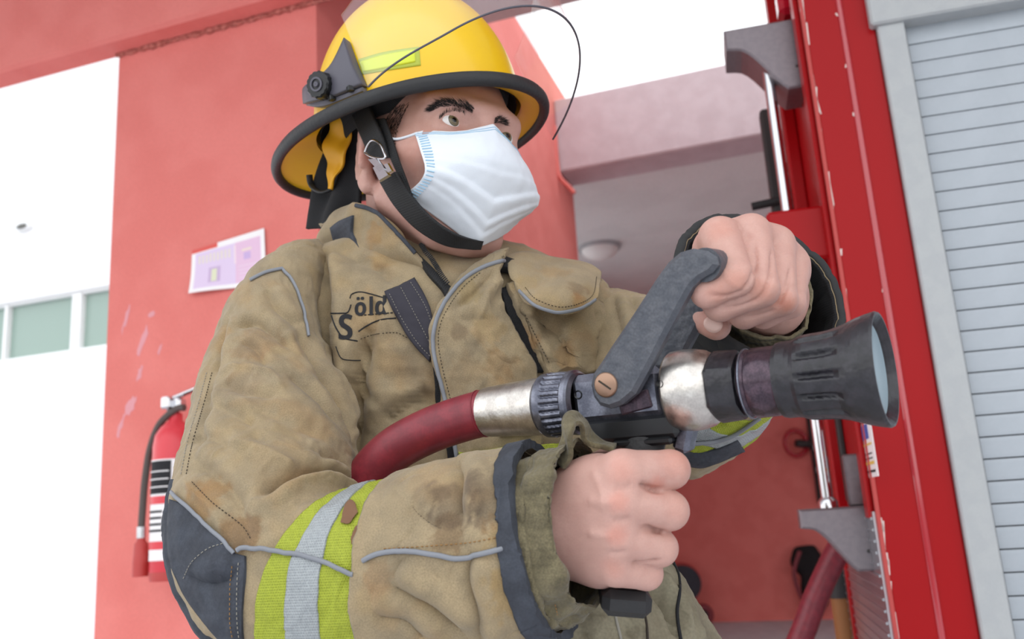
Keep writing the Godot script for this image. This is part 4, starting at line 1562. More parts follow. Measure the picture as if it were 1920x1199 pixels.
	blush(g, [[1350, 430, 13, Color(1.0, 0.88, 0.84)], [1380, 525, 11, Color(1.0, 0.86, 0.8)], [1428, 545, 11, Color(1.0, 0.86, 0.8)], [1464, 565, 10, Color(1.0, 0.84, 0.78)], [1480, 572, 9, Color(1.0, 0.86, 0.8)], [1330, 600, 16, Color(1.0, 0.86, 0.82)], [1345, 550, 10, Color(1.0, 0.9, 0.86)]])
	flesh.append(g)
	# thumb nail
	var nail := Grid.new()
	var c := locate(g, 1337, 608)
	var ahead := (P(1352, 611, 0.612) - P(1320, 600, 0.62)).normalized()
	var n: Vector3 = c[1]
	ahead = (ahead - n * ahead.dot(n)).normalized()
	var side := n.cross(ahead)
	nail.nu = 13
	nail.nv = 13
	for i in 13:
		for j in 13:
			var u := i / 12.0 * 2 - 1
			var v := j / 12.0 * 2 - 1
			var rr := Vector2(u * sqrt(1 - v * v / 2), v * sqrt(1 - u * u / 2))
			nail.p.append(c[0] + n * (0.0012 - 0.0022 * rr.y * rr.y - 0.0012 * maxf(0, rr.length() - 0.85) * 6.0) + ahead * rr.x * 0.0068 + side * rr.y * 0.0060)
	grid_finish(nail, to_camera(nail))
	obj("thumbnail", gmesh(nail), mat("nail"), person, Transform3D(), "pale thumbnail")

func ell(c: Vector3, r: Vector3, k: float, turn := Basis()) -> Array:
	return [c, r, turn, k]

func make_head() -> void:
	var inv := head_t.affine_inverse()
	var neck0 := inv * P(800, 560, 0.99)
	var neck1 := inv * P(820, 470, 0.975)
	var g1 := [
		ell(Vector3(0, 0.05, -0.015), Vector3(0.076, 0.088, 0.098), 0.02),
		ell(Vector3(0, -0.028, 0.030), Vector3(0.062, 0.078, 0.064), 0.03),
		ell(Vector3(0, 0.022, 0.052), Vector3(0.060, 0.05, 0.042), 0.02),
		[neck1, neck0, 0.060, 0.066, 0.03],
		[Vector3(0, -0.03, -0.035), neck1, 0.058, 0.060, 0.03],
	]
	for s: float in [-1.0, 1.0]:
		g1.append([Vector3(s * 0.056, -0.045, 0.005), Vector3(s * 0.026, -0.088, 0.058), 0.016, 0.014, 0.02])
		g1.append([Vector3(s * 0.026, -0.088, 0.058), Vector3(0, -0.092, 0.068), 0.014, 0.015, 0.02])
		g1.append([Vector3(s * 0.045, -0.014, 0.068), Vector3(s * 0.062, -0.01, 0.03), 0.020, 0.018, 0.02])
		g1.append([Vector3(s * 0.010, 0.031, 0.090), Vector3(s * 0.046, 0.037, 0.074), 0.010, 0.010, 0.014])
	g1.append([Vector3(0, 0.026, 0.092), Vector3(0, -0.022, 0.106), 0.0085, 0.011, 0.014])
	g1.append([Vector3(0, -0.024, 0.098), Vector3(0, -0.024, 0.104), 0.016, 0.012, 0.01])
	var carve := []
	var lids := []
	for s: float in [-1.0, 1.0]:
		carve.append(ell(Vector3(s * 0.033, 0.017, 0.099), Vector3(0.020, 0.0125, 0.014), 0.004))
		lids.append(ell(Vector3(s * 0.032, 0.017, 0.0745), Vector3(0.0165, 0.0150, 0.0145), 0.003))
	var open := []
	for s: float in [-1.0, 1.0]:
		open.append([Vector3(s * 0.021, 0.0150, 0.092), Vector3(s * 0.0445, 0.0172, 0.088), 0.0050, 0.0049, 0.003])
	var ears := []
	var concha := []
	for s: float in [-1.0, 1.0]:
		var o := Vector3(s * 0.072, 0.0, -0.012)
		var lean := Basis(Vector3.UP, s * 0.35)
		ears.append(ell(o + Vector3(s * 0.004, 0.0, -0.004), Vector3(0.0075, 0.032, 0.019), 0.004, lean))
		var prev := Vector3.ZERO
		for k in 11:
			var a := lerpf(-0.6, 3.9, k / 10.0)
			var q := o + Vector3(s * 0.006, 0, -0.004) + lean * Vector3(s * 0.004, 0.030 * sin(a) + 0.003, 0.018 * cos(a))
			if k > 0: ears.append([prev, q, 0.0042, 0.0042, 0.003])
			prev = q
		ears.append([o + Vector3(s * 0.004, -0.028, 0.0), o + Vector3(s * 0.004, -0.034, 0.004), 0.0092, 0.0085, 0.008])
		concha.append(ell(o + Vector3(s * 0.014, -0.004, 0.0), Vector3(0.008, 0.014, 0.009), 0.003))
	var g := nets([[0.01, g1], [-0.010, carve], [0.007, lids], [-0.0022, open], [0.005, ears], [-0.004, concha]], Vector3(-0.10, -0.20, -0.135), Vector3(0.10, 0.10, 0.135), 0.003)
	for i in g.p.size():
		g.p[i] = head_t * g.p[i]
		g.n[i] = head_t.basis * g.n[i]
	lookup(g)
	folds(g, [[[808, 214, 826, 203, 850, 200, 872, 208, 888, 222], -1.0, 2.2], [[815, 236, 835, 246, 860, 248], -0.5, 3.0]])
	g.n = face_normals(g.p, g.idx)
	lookup(g)
	g.c.resize(g.p.size())
	g.c.fill(Color(0.93, 0.90, 0.88))
	blush(g, [[800, 270, 18, Color(1.0, 0.84, 0.80)], [702, 330, 12, Color(1.05, 0.78, 0.74)], [690, 290, 14, Color(1.0, 0.80, 0.76)], [760, 300, 22, Color(0.97, 0.86, 0.82)], [860, 245, 9, Color(0.94, 0.82, 0.80)]])
	# close-shaved beard and hair roots
	for q: Array in [[765, 340, 14], [775, 390, 16], [740, 350, 12], [745, 225, 16], [730, 200, 14]]:
		blush(g, [[q[0], q[1], q[2], Color(0.80, 0.78, 0.80)]])
	head_g = g
	flesh.append(g)
	# eyes
	var im := Image.create_empty(4, 256, false, Image.FORMAT_RGB8)
	rng.seed = 3
	for y in 256:
		var a := y / 255.0 * 180.0
		var c := rgb(226, 220, 216)
		if a < 12.0: c = rgb(14, 12, 12)
		elif a < 27.0: c = rgb(92, 78, 54).lerp(rgb(120, 110, 84), (a - 12.0) / 15.0)
		elif a < 30.0: c = rgb(54, 46, 40)
		for x in 4: im.set_pixel(x, y, c)
	var em := mat("eye", Color.WHITE, 0.08)
	em.albedo_texture = ImageTexture.create_from_image(im)
	em.texture_repeat = false
	for s: float in [-1.0, 1.0]:
		var sm := SphereMesh.new()
		sm.radius = 0.0124
		sm.height = 0.0248
		sm.radial_segments = 32
		sm.rings = 24
		var gz := Vector3(0.04, 0.08, 1).normalized()
		var bx := Vector3(1, 0, 0)
		var bz := bx.cross(gz).normalized()
		bx = gz.cross(bz)
		obj("eye", sm, em, person, head_t * Transform3D(Basis(bx, gz, bz), Vector3(s * 0.032, 0.0165, 0.0768)))
	make_brows()

func strands(g: Grid, lines: Array, count: int, length: float, r: float, seed_: int, lean: Vector2) -> ArrayMesh:
	# short hairs rooted on the skin between two pixel outlines
	rng.seed = seed_
	var a := PackedVector3Array()
	var b := PackedVector3Array()
	for e in 2:
		var l: Array = lines[e]
		for i in range(0, l.size(), 2):
			if e == 0: a.append(Vector3(l[i], l[i + 1], 0))
			else: b.append(Vector3(l[i], l[i + 1], 0))
	a = resample(curve(a, 6), 40)
	b = resample(curve(b, 6), 40)
	var list := []
	for k in count:
		var i := rng.randi_range(0, 38)
		var q := a[i].lerp(a[i + 1], rng.randf()).lerp(b[i], rng.randf())
		var along := (a[i + 1] - a[i]).normalized()
		var h := locate(g, q.x, q.y)
		var q2 := q + along * 10.0 * lean.x + Vector3(0, -10.0 * lean.y, 0)
		var h2 := locate(g, q2.x, q2.y)
		var dir: Vector3 = (h2[0] - h[0]).normalized()
		if dir.length() < 0.5: continue
		dir = (dir + Vector3(rng.randf_range(-0.25, 0.25), rng.randf_range(-0.25, 0.25), rng.randf_range(-0.25, 0.25))).normalized()
		var n: Vector3 = h[1]
		var p0: Vector3 = h[0]
		var l := length * rng.randf_range(0.6, 1.1)
		list.append([pipe(PackedVector3Array([p0 - n * 0.0003, p0 + dir * l * 0.5 + n * l * 0.16, p0 + dir * l + n * l * 0.10]), PackedFloat32Array([r, r * 0.8, r * 0.2]), 4), Transform3D()])
	return join(list)

func make_brows() -> void:
	obj("eyebrow", strands(head_g, [[806, 205, 822, 193, 846, 188, 872, 193, 892, 206], [812, 208, 826, 202, 848, 200, 870, 206, 888, 214]], 420, 0.008, 0.00022, 1, Vector2(-0.9, 0.5)), mat("hair"), person)
	obj("eyebrow", strands(head_g, [[926, 222, 936, 218, 948, 224], [926, 232, 938, 232, 948, 236]], 130, 0.007, 0.00022, 2, Vector2(0.9, 0.4)), mat("hair"), person)
	obj("eyelashes", strands(head_g, [[822, 223, 838, 212, 856, 209, 874, 216], [824, 225, 838, 214, 856, 211, 873, 218]], 90, 0.006, 0.00016, 4, Vector2(0.1, 0.9)), mat("hair"), person)
	obj("hair", strands(head_g, [[735, 200, 724, 225, 716, 250, 716, 275], [770, 190, 757, 215, 748, 240, 742, 270]], 420, 0.006, 0.0002, 5, Vector2(0.9, -0.3)), mat("hair"), person, Transform3D(), "short black sideburn hair")

func make_body() -> void:
	# what the clothes cover, in one skin with head and hands
	var sh_r := [600, 600, 0.97, 48]
	var sh_l := [1060, 590, 0.99, 48]
	var g := nets([[0.02, [
		cap([825, 560, 1.0, 62], [850, 640, 1.0, 80], 0.05), cap([700, 640, 1.0, 80], [980, 640, 1.0, 80], 0.05), cap([720, 760, 0.99, 85], [980, 750, 0.99, 85], 0.06), cap([760, 900, 0.98, 85], [980, 890, 0.98, 85], 0.06), cap([780, 1100, 0.96, 85], [1000, 1090, 0.96, 85], 0.06),
		cap([720, 600, 1.0, 60], sh_r, 0.04), cap([960, 590, 1.0, 60], sh_l, 0.04),
		cap(sh_r, [500, 985, 0.74, 32], 0.03), cap([500, 985, 0.74, 32], [940, 1005, 0.635, 24], 0.02),
		cap(sh_l, [1310, 760, 0.87, 38], 0.03), cap([1310, 760, 0.87, 38], [1425, 640, 0.80, 32], 0.02)]]], P(430, 1320, 0.85) - Vector3(0.2, 0.1, 0.5), P(1480, 500, 0.85) + Vector3(0.2, 0.2, 0.4), 0.014)
	g.c.resize(g.p.size())
	g.c.fill(Color.WHITE)
	flesh.append(g)
	for e: Grid in flesh:
		if e.c.size() == 0:
			e.c.resize(e.p.size())
			e.c.fill(Color.WHITE)
	var all := merge(flesh)
	obj("body", gmesh(all), mat("skin"), person)


# ---------------------------------------------------------------- helmet
func hat(x: float, y: float, z: float) -> Vector3:
	return hel_t * Vector3(x, y, z)

func dome_point(th: float, ph: float, grow := 0.0) -> Vector3:
	var ridge := 0.004 * exp(-pow(sin(th) * cos(ph) / 0.10, 2.0)) * smoothstep(0.25, 0.7, sin(ph))
	return Vector3((0.112 + grow) * sin(th) * cos(ph), 0.010 + (0.155 + grow + ridge) * sin(ph), -0.045 + (0.135 + grow) * cos(th) * cos(ph))

func make_helmet() -> void:
	var h := thing("fire_helmet", "yellow fire helmet with black brim edge and raised clear visor", "helmet", hel_t)
	var inv := hel_t.affine_inverse()
	var sh := Grid.new()
	sh.nu = 46
	sh.nv = 120
	sh.wrap = true
	for i in sh.nu:
		for j in sh.nv:
			sh.p.append(dome_point(TAU * j / sh.nv, PI / 2 * i / (sh.nu - 1.0) * 0.998))
	grid_finish(sh, func(i: int, j: int) -> Vector3: return sh.p[i * sh.nv + j] - Vector3(0, 0.02, -0.045))
	obj("shell", gmesh(sh), mat("helmet yellow"), h)
	var lin := Grid.new()
	lin.nu = 24
	lin.nv = 60
	lin.wrap = true
	for i in lin.nu:
		for j in lin.nv:
			lin.p.append(dome_point(TAU * j / lin.nv, PI / 2 * i / (lin.nu - 1.0) * 0.998, -0.006))
	grid_finish(lin, func(i: int, j: int) -> Vector3: return Vector3(0, 0.02, -0.045) - lin.p[i * lin.nv + j])
	obj("inner_shell", gmesh(lin), mat("black cloth"), h)
	# headband and liner ring
	var hb := Grid.new()
	hb.nu = 8
	hb.nv = 64
	hb.wrap = true
	for i in hb.nu:
		for j in hb.nv:
			var t := TAU * j / hb.nv
			var f := i / 7.0
			hb.p.append(Vector3((0.086 + 0.010 * f) * sin(t), -0.004 + 0.03 * f, -0.035 + (0.104 + 0.010 * f) * cos(t)))
	grid_finish(hb, func(i: int, j: int) -> Vector3: return Vector3(0, 0.02, -0.03) - hb.p[i * hb.nv + j])
	obj("headband", gmesh(hb), mat("black cloth"), h)
	# brim
	var br := Grid.new()
	br.nu = 10
	br.nv = 120
	br.wrap = true
	for i in br.nu:
		var f := i / 9.0
		for j in br.nv:
			var t := TAU * j / br.nv
			var a := Vector3(0.111 * sin(t), 0.011, -0.045 + 0.134 * cos(t))
			var b := Vector3(0.136 * sin(t), 0.0, -0.078 + 0.203 * cos(t))
			var q := a.lerp(b, f)
			q.y -= 0.002 * sin(f * PI)
			br.p.append(q)
	grid_finish(br, func(_i: int, _j: int) -> Vector3: return Vector3.UP)
	var un := Grid.new()
	un.nu = br.nu
	un.nv = br.nv
	un.wrap = true
	for k in br.p.size(): un.p.append(br.p[k] - Vector3(0, 0.004, 0))
	grid_finish(un, func(_i: int, _j: int) -> Vector3: return Vector3.DOWN)
	var bm := obj("brim", gmesh(br), mat("helmet yellow"), h)
	obj("brim_underside", gmesh(un), mat("helmet yellow"), bm)
	var edge := PackedVector3Array()
	for j in 96:
		var t := TAU * j / 96.0
		edge.append(Vector3(0.138 * sin(t), -0.002 - 0.003 * maxf(0, -cos(t)), -0.080 + 0.205 * cos(t)))
	obj("brim_edge", pipe(edge, 0.0078, 12, 0.75, Vector3.UP, true), mat("black rubber"), h)
	# things fixed to the shell, placed on it
	var sg := Grid.new()
	sg.nu = sh.nu
	sg.nv = sh.nv
	sg.wrap = true
	for k in sh.p.size():
		sg.p.append(hel_t * sh.p[k])
	grid_finish(sg, func(i: int, j: int) -> Vector3: return hel_t.basis * (sh.p[i * sh.nv + j] - Vector3(0, 0.02, -0.045)))
	lookup(sg)
	var to_local := func(g: Grid) -> Grid:
		for k in g.p.size():
			g.p[k] = inv * g.p[k]
			g.n[k] = inv.basis * g.n[k]
		return g
	var lab := loft(sg, [[672, 112, 720, 98, 786, 88], [680, 140, 730, 132, 789, 123]], 10, 20, 0.0008)
	var lo := obj("reflective_label", gmesh(to_local.call(lab)), mat("lime label border"), h)
	lab = loft(sg, [[676, 117, 720, 104, 778, 94], [682, 136, 730, 127, 779, 117]], 8, 16, 0.0014)
	obj("label_face", gmesh(to_local.call(lab)), mat("lime label"), lo)
	# visor bracket: dark plate standing off the shell, with knob
	var bk := loft(sg, [[606, 158, 636, 132, 658, 80], [594, 172, 640, 160, 676, 130], [592, 198, 640, 186, 691, 164]], 14, 14, func(u: float, v: float) -> float: return 0.010 + 0.004 * (1.0 - v) + 0.002 * sin(u * PI), 0.001)
	var bo := obj("visor_bracket", gmesh(to_local.call(bk)), mat("grey plastic"), h)
	bk = loft(sg, [[586, 178, 620, 190, 690, 168], [590, 200, 622, 202, 690, 176]], 6, 14, 0.009, 0.002)
	obj("bracket_foot", gmesh(to_local.call(bk)), mat("grey plastic"), bo)
	var kc := in_plane(hel_t, 600, 160, 0, -0.128)
	var kn := locate(sg, 612, 165)
	var axis := (inv.basis * ((kn[1] as Vector3) * 0.6 + (cam_t.origin - hel_t * kc).normalized() * 0.5)).normalized()
	var kb := Basis(axis, axis.cross(Vector3.UP).normalized(), Vector3.ZERO)
	kb.z = kb.x.cross(kb.y)
	var kt := Transform3D(kb, kc)
	var knob := obj("knob", lathe(PackedVector2Array([Vector2(-0.03, 0.010), Vector2(-0.008, 0.0125), Vector2(-0.008, 0.0145), Vector2(0.004, 0.0145), Vector2(0.006, 0.013), Vector2(0.006, 0.001)]), 40, func(t: float, s: float, r: float) -> float: return r - (0.0012 * (0.5 + 0.5 * sin(t * 14.0)) if r > 0.013 and s > -0.01 else 0.0)), mat("black plastic"), h, kt)
	obj("knob_ring", lathe(PackedVector2Array([Vector2(0.006, 0.0055), Vector2(0.0072, 0.0055), Vector2(0.0072, 0.0075), Vector2(0.006, 0.0075)]), 24), mat("grey plastic"), knob)
	obj("knob_centre", lathe(PackedVector2Array([Vector2(0.006, 0.003), Vector2(0.0076, 0.0026), Vector2(0.0076, 0.0003)]), 16), mat("grey plastic"), knob)
	for q: Array in [[672, 172], [640, 188]]:
		var hh := locate(sg, q[0], q[1])
		obj("clip", box(Vector3(0.010, 0.006, 0.006), 0.001), mat("black plastic"), bo, Transform3D(Basis(), inv * (hh[0] + hh[1] * 0.010)))
	make_visor(h)
	make_helmet_cloth(h, inv)

func make_visor(h: Node3D) -> void:
	# clear polycarbonate sheet bent round the front, swung up on its pivots
	var al := deg_to_rad(21.4)
	var fw := Vector3(0, sin(al), cos(al))
	var up := Vector3(0, cos(al), -sin(al))
	var pv := Vector3(0, -0.047, -0.018)
	var g := Grid.new()
	g.nu = 26
	g.nv = 91
	for i in g.nu:
		for j in g.nv:
			var f := lerpf(-1.0, 1.0, j / 90.0)
			var ph := deg_to_rad(65.0 if f < 0 else 75.0) * f
			var e := smoothstep(0.55, 1.0, -f)
			var lo := 0.012 * e
			var hi := 0.128 - 0.02 * e
			var t := lerpf(lo, hi, i / 25.0)
			var q := pv + Vector3(0.131 * sin(ph), 0, 0) + fw * (0.234 * cos(ph)) + up * t
			q.z -= 0.10 * maxf(0.0, t - 0.06) * cos(ph)
			g.p.append(q)
	grid_finish(g, func(i: int, j: int) -> Vector3: return g.p[i * g.nv + j] - Vector3(0, 0.05, -0.04))
	var v := obj("visor", gmesh(thicken(g, 0.0016)), mat("clear visor"), h, Transform3D(), "clear curved visor raised over the front of the helmet")
	var rim := PackedVector3Array()
	for j in g.nv: rim.append(g.p[j])
	obj("visor_rim", pipe(rim, 0.0011, 6), mat("grey plastic"), v)
func ribbon(h: Node3D, inv: Transform3D, called: String, a: PackedVector3Array, b: PackedVector3Array, thick: float, m: String, bump: Variant = null) -> MeshInstance3D:
	var g := sheet([a, b], 10, 60, thick, bump)
	for k in g.p.size():
		g.p[k] = inv * g.p[k]
		g.n[k] = inv.basis * g.n[k]
	return obj(called, gmesh(g), mat(m), h)

func head_line(flat: Array) -> PackedVector3Array:
	var c := PackedVector3Array()
	for i in range(0, flat.size(), 3):
		c.append(head_t * hp(flat[i], flat[i + 1], flat[i + 2]))
	return curve(c, 6)

func make_helmet_cloth(h: Node3D, inv: Transform3D) -> void:
	# chin strap on the near side: from the liner to the buckle, then down under the chin
	ribbon(h, inv, "chin_strap", head_line([654, 200, -0.088, 668, 235, -0.090, 684, 270, -0.090, 696, 300, -0.086]), head_line([692, 196, -0.086, 704, 225, -0.087, 718, 258, -0.085, 730, 296, -0.080]), 0.003, "black webbing")
	ribbon(h, inv, "chin_strap", head_line([714, 342, -0.082, 740, 385, -0.074, 780, 428, -0.058, 830, 458, -0.036, 876, 467, -0.012, 900, 468, 0.004]), head_line([742, 322, -0.080, 766, 360, -0.072, 806, 406, -0.056, 850, 437, -0.034, 886, 449, -0.01, 905, 452, 0.004]), 0.003, "black webbing")
	# its far end shows past the mask
	ribbon(h, inv, "chin_strap", head_line([900, 462, 0.01, 940, 425, 0.045, 968, 385, 0.066]), head_line([905, 446, 0.01, 955, 398, 0.05, 990, 372, 0.072]), 0.003, "black webbing")
	# webbing that lies along the jaw from temple to mask
	ribbon(h, inv, "jaw_strap", head_line([700, 225, -0.083, 722, 268, -0.080, 738, 310, -0.077, 764, 362, -0.070]), head_line([722, 222, -0.080, 736, 262, -0.078, 752, 310, -0.074, 774, 366, -0.066]), 0.002, "black webbing")
	# metal buckle: ring, hook and plate
	var bx := -0.094
	var bk := Node3D.new()
	bk.name = "buckle"
	h.add_child(bk, true)
	var loop := head_line([684, 286, bx, 690, 272, bx, 699, 263, bx, 712, 270, bx, 719, 284, bx, 722, 296, bx, 708, 297, bx, 694, 293, bx, 684, 286, bx])
	for k in loop.size(): loop[k] = inv * loop[k]
	obj("ring", pipe(loop, 0.0013, 8), mat("chrome"), bk)
	for e: Array in [["hook", [690, 298, 708, 296, 726, 318, 716, 326]], ["plate", [700, 314, 716, 306, 734, 330, 714, 342]], ["pin", [722, 308, 730, 306, 739, 322, 731, 326]]]:
		var q: Array = e[1]
		var c := []
		for k in 4: c.append(inv * (head_t * hp(q[k * 2], q[k * 2 + 1], bx - (0.002 if e[0] == "pin" else 0.0))))
		var n: Vector3 = ((c[1] - c[0]) as Vector3).cross(c[3] - c[0]).normalized()
		if n.dot(inv * cam_t.origin - c[0]) < 0: n = -n
		var tri := PackedVector3Array()
		var mid: Vector3 = (c[0] + c[1] + c[2] + c[3]) / 4.0
		var top := []
		for k in 4: top.append(mid + (c[k] - mid) * 0.85 + n * 0.002)
		quad(tri, top[0], top[1], top[2], top[3], n)
		for k in 4:
			quad(tri, c[k], c[(k + 1) % 4], top[(k + 1) % 4], top[k], ((c[k] + c[(k + 1) % 4]) / 2.0 - mid) + n * 0.002)
		obj(e[0], flat_mesh(tri), mat("chrome"), bk)
	# ear and neck curtain hanging from the rear of the helmet
	var wave := func(u: float, v: float) -> float: return 0.004 * sin(v * 11.0 + u * 2.0) + 0.003 * sin(u * 7.0 + v * 5.0)
	var g := sheet([pxcurve([640, 236, 1.0, 650, 232, 0.975, 668, 226, 0.955]), pxcurve([612, 300, 1.01, 640, 290, 0.985, 674, 280, 0.965]), pxcurve([590, 356, 1.02, 630, 352, 0.99, 676, 335, 0.965]), pxcurve([583, 395, 1.02, 622, 395, 0.99, 672, 375, 0.965]), pxcurve([584, 430, 1.02, 615, 424, 0.99, 668, 392, 0.965])], 30, 24, 0.004, wave)
	for k in g.p.size():
		g.p[k] = inv * g.p[k]
		g.n[k] = inv.basis * g.n[k]
	obj("neck_curtain", gmesh(g), mat("black cloth"), h)
	g = sheet([pxcurve([634, 216, 0.965, 618, 250, 0.98, 614, 290, 0.985, 620, 330, 0.985, 612, 352, 0.985]), pxcurve([644, 218, 0.955, 634, 262, 0.965, 628, 300, 0.97, 628, 330, 0.975, 616, 353, 0.98]), pxcurve([658, 216, 0.95, 656, 262, 0.958, 648, 300, 0.963, 636, 330, 0.97, 622, 354, 0.978])], 16, 40, 0.003, func(u: float, v: float) -> float: return 0.003 * sin(u * 6.0 + v * 3.0) + 0.0025 * sin(v * 17.0))
	for k in g.p.size():
		g.p[k] = inv * g.p[k]
		g.n[k] = inv.basis * g.n[k]
	obj("curtain_lining", gmesh(g), mat("helmet lining yellow"), h)
	var e := pxcurve([580, 328, 1.01, 583, 345, 1.01, 592, 356, 1.0, 610, 360, 0.99, 640, 345, 0.985])
	for k in e.size(): e[k] = inv * e[k]
	obj("curtain_binding", pipe(e, 0.004, 8, 0.5), mat("black rubber"), h)


# ---------------------------------------------------------------- face mask
func make_mask() -> void:
	var m := thing("face_mask", "white pleated surgical mask over nose and mouth", "face mask", head_t)
	var mid := PackedVector3Array()
	for q: Array in [[924, 234], [936, 268], [941, 305], [932, 352], [917, 408], [894, 462]]:
		mid.append(hp(q[0], q[1], 0.0))
	var side := PackedVector3Array()
	for q: Array in [[778, 250, -0.064], [789, 285, -0.066], [797, 318, -0.067], [786, 342, -0.067], [764, 362, -0.067], [768, 372, -0.064]]:
		side.append(hp(q[0], q[1], q[2]))
	mid = resample(curve(mid, 8), 61)
	side = resample(curve(side, 8), 61)
	var g := Grid.new()
	g.nu = 61
	g.nv = 81
	for i in 61:
		var v := i / 60.0
		for j in 81:
			var s := lerpf(-1.0, 1.0, j / 80.0)
			var a := absf(s)
			var c := mid[i]
			var e := side[i]
			var bulge := 1.0 - pow(a, 1.9 + 0.5 * sin(v * PI))
			var q := Vector3(e.x * -s if s > 0 else e.x * a, lerpf(e.y, c.y, 1.0 - pow(a, 1.25)), lerpf(e.z, c.z, bulge))
			if s > 0: q.x = -e.x * a
			q.y -= 0.007 * pow(1.0 - v, 4.0) * sin(PI * minf(1.0, a * 1.1))
			g.p.append(q)
	grid_finish(g, func(i: int, j: int) -> Vector3: return g.p[i * 81 + j] - Vector3(0, -0.04, 0.02))
	# pleats spread out from the side seams, and soft creases
	for i in 61:
		var v := i / 60.0
		for j in 81:
			var s := lerpf(-1.0, 1.0, j / 80.0)
			var a := absf(s)
			var d := 0.0
			for e: Array in [[0.50, 0.64, 1.9], [0.60, 0.80, 1.6], [0.40, 0.44, 0.8], [0.70, 0.90, 0.9]]:
				var vk := lerpf(e[1], e[0], a)
				var x := (v - vk) / 0.022
				d += e[2] * 0.001 * (tanh(x * 1.6) * exp(-x * x * 0.12)) * (0.4 + 0.6 * (1.0 - a))
			var q := g.p[i * 81 + j] * 28.0
			d += 0.0012 * nz.get_noise_3d(q.x, q.y, q.z)
			if v < 0.07: d += 0.0004
			g.p[i * 81 + j] += g.n[i * 81 + j] * d
	grid_finish(g, func(i: int, j: int) -> Vector3: return g.p[i * 81 + j] - Vector3(0, -0.04, 0.02))
	var body := obj("mask_cloth", gmesh(thicken(g, 0.0012)), mat("mask cloth"), m)
	# welded seams along top and the near side, with the pale blue printed edge
	for v0: float in [0.035, 0.06]:
		var l := PackedVector3Array()
		for j in 81:
			var h := at_uv(g, v0, j / 80.0)
			l.append(h[0] + h[1] * 0.0009)
		obj("top_seam", pipe(l, 0.0004, 5), mat("mask blue"), body)
	for k in 22:
		var v := 0.08 + 0.84 * k / 21.0
		var a := at_uv(g, v, 0.012)
		var b := at_uv(g, v + 0.004, 0.055)
		obj("side_weld", pipe(PackedVector3Array([a[0] + a[1] * 0.001, b[0] + b[1] * 0.001]), 0.0007, 5), mat("mask blue"), body)
	# ear loop
	var inv := head_t.affine_inverse()
	var lp := PackedVector3Array([g.p[1 * 81 + 1] + Vector3(0, 0, 0.001), hp(745, 261, -0.074), hp(714, 256, -0.081), hp(690, 262, -0.084)])
	obj("ear_loop", pipe(curve(lp, 6), 0.0014, 8), mat("mask cloth"), m)


# ---------------------------------------------------------------- hose and nozzle
var noz_t := Transform3D()
var noz_inv := Transform3D()

func s_at(px: float) -> float:
	# how far along the nozzle's axis a pixel column lies
	var o := cam_inv * noz_t.origin
	var a := cam_inv.basis * noz_t.basis.x
	var k := (px - 960.0) / FPX
	return (-k * o.z - o.x) / (a.x + k * a.z)

func turned(rows: Array) -> PackedVector2Array:
	# [pixel column, radius in pixels] -> profile in metres
	var out := PackedVector2Array()
	for r: Array in rows:
		var s := s_at(r[0])
		var d := pix(noz_t * Vector3(s, 0, 0)).z
		out.append(Vector2(s, maxf(0.0005, r[1] * d / FPX)))
	return out

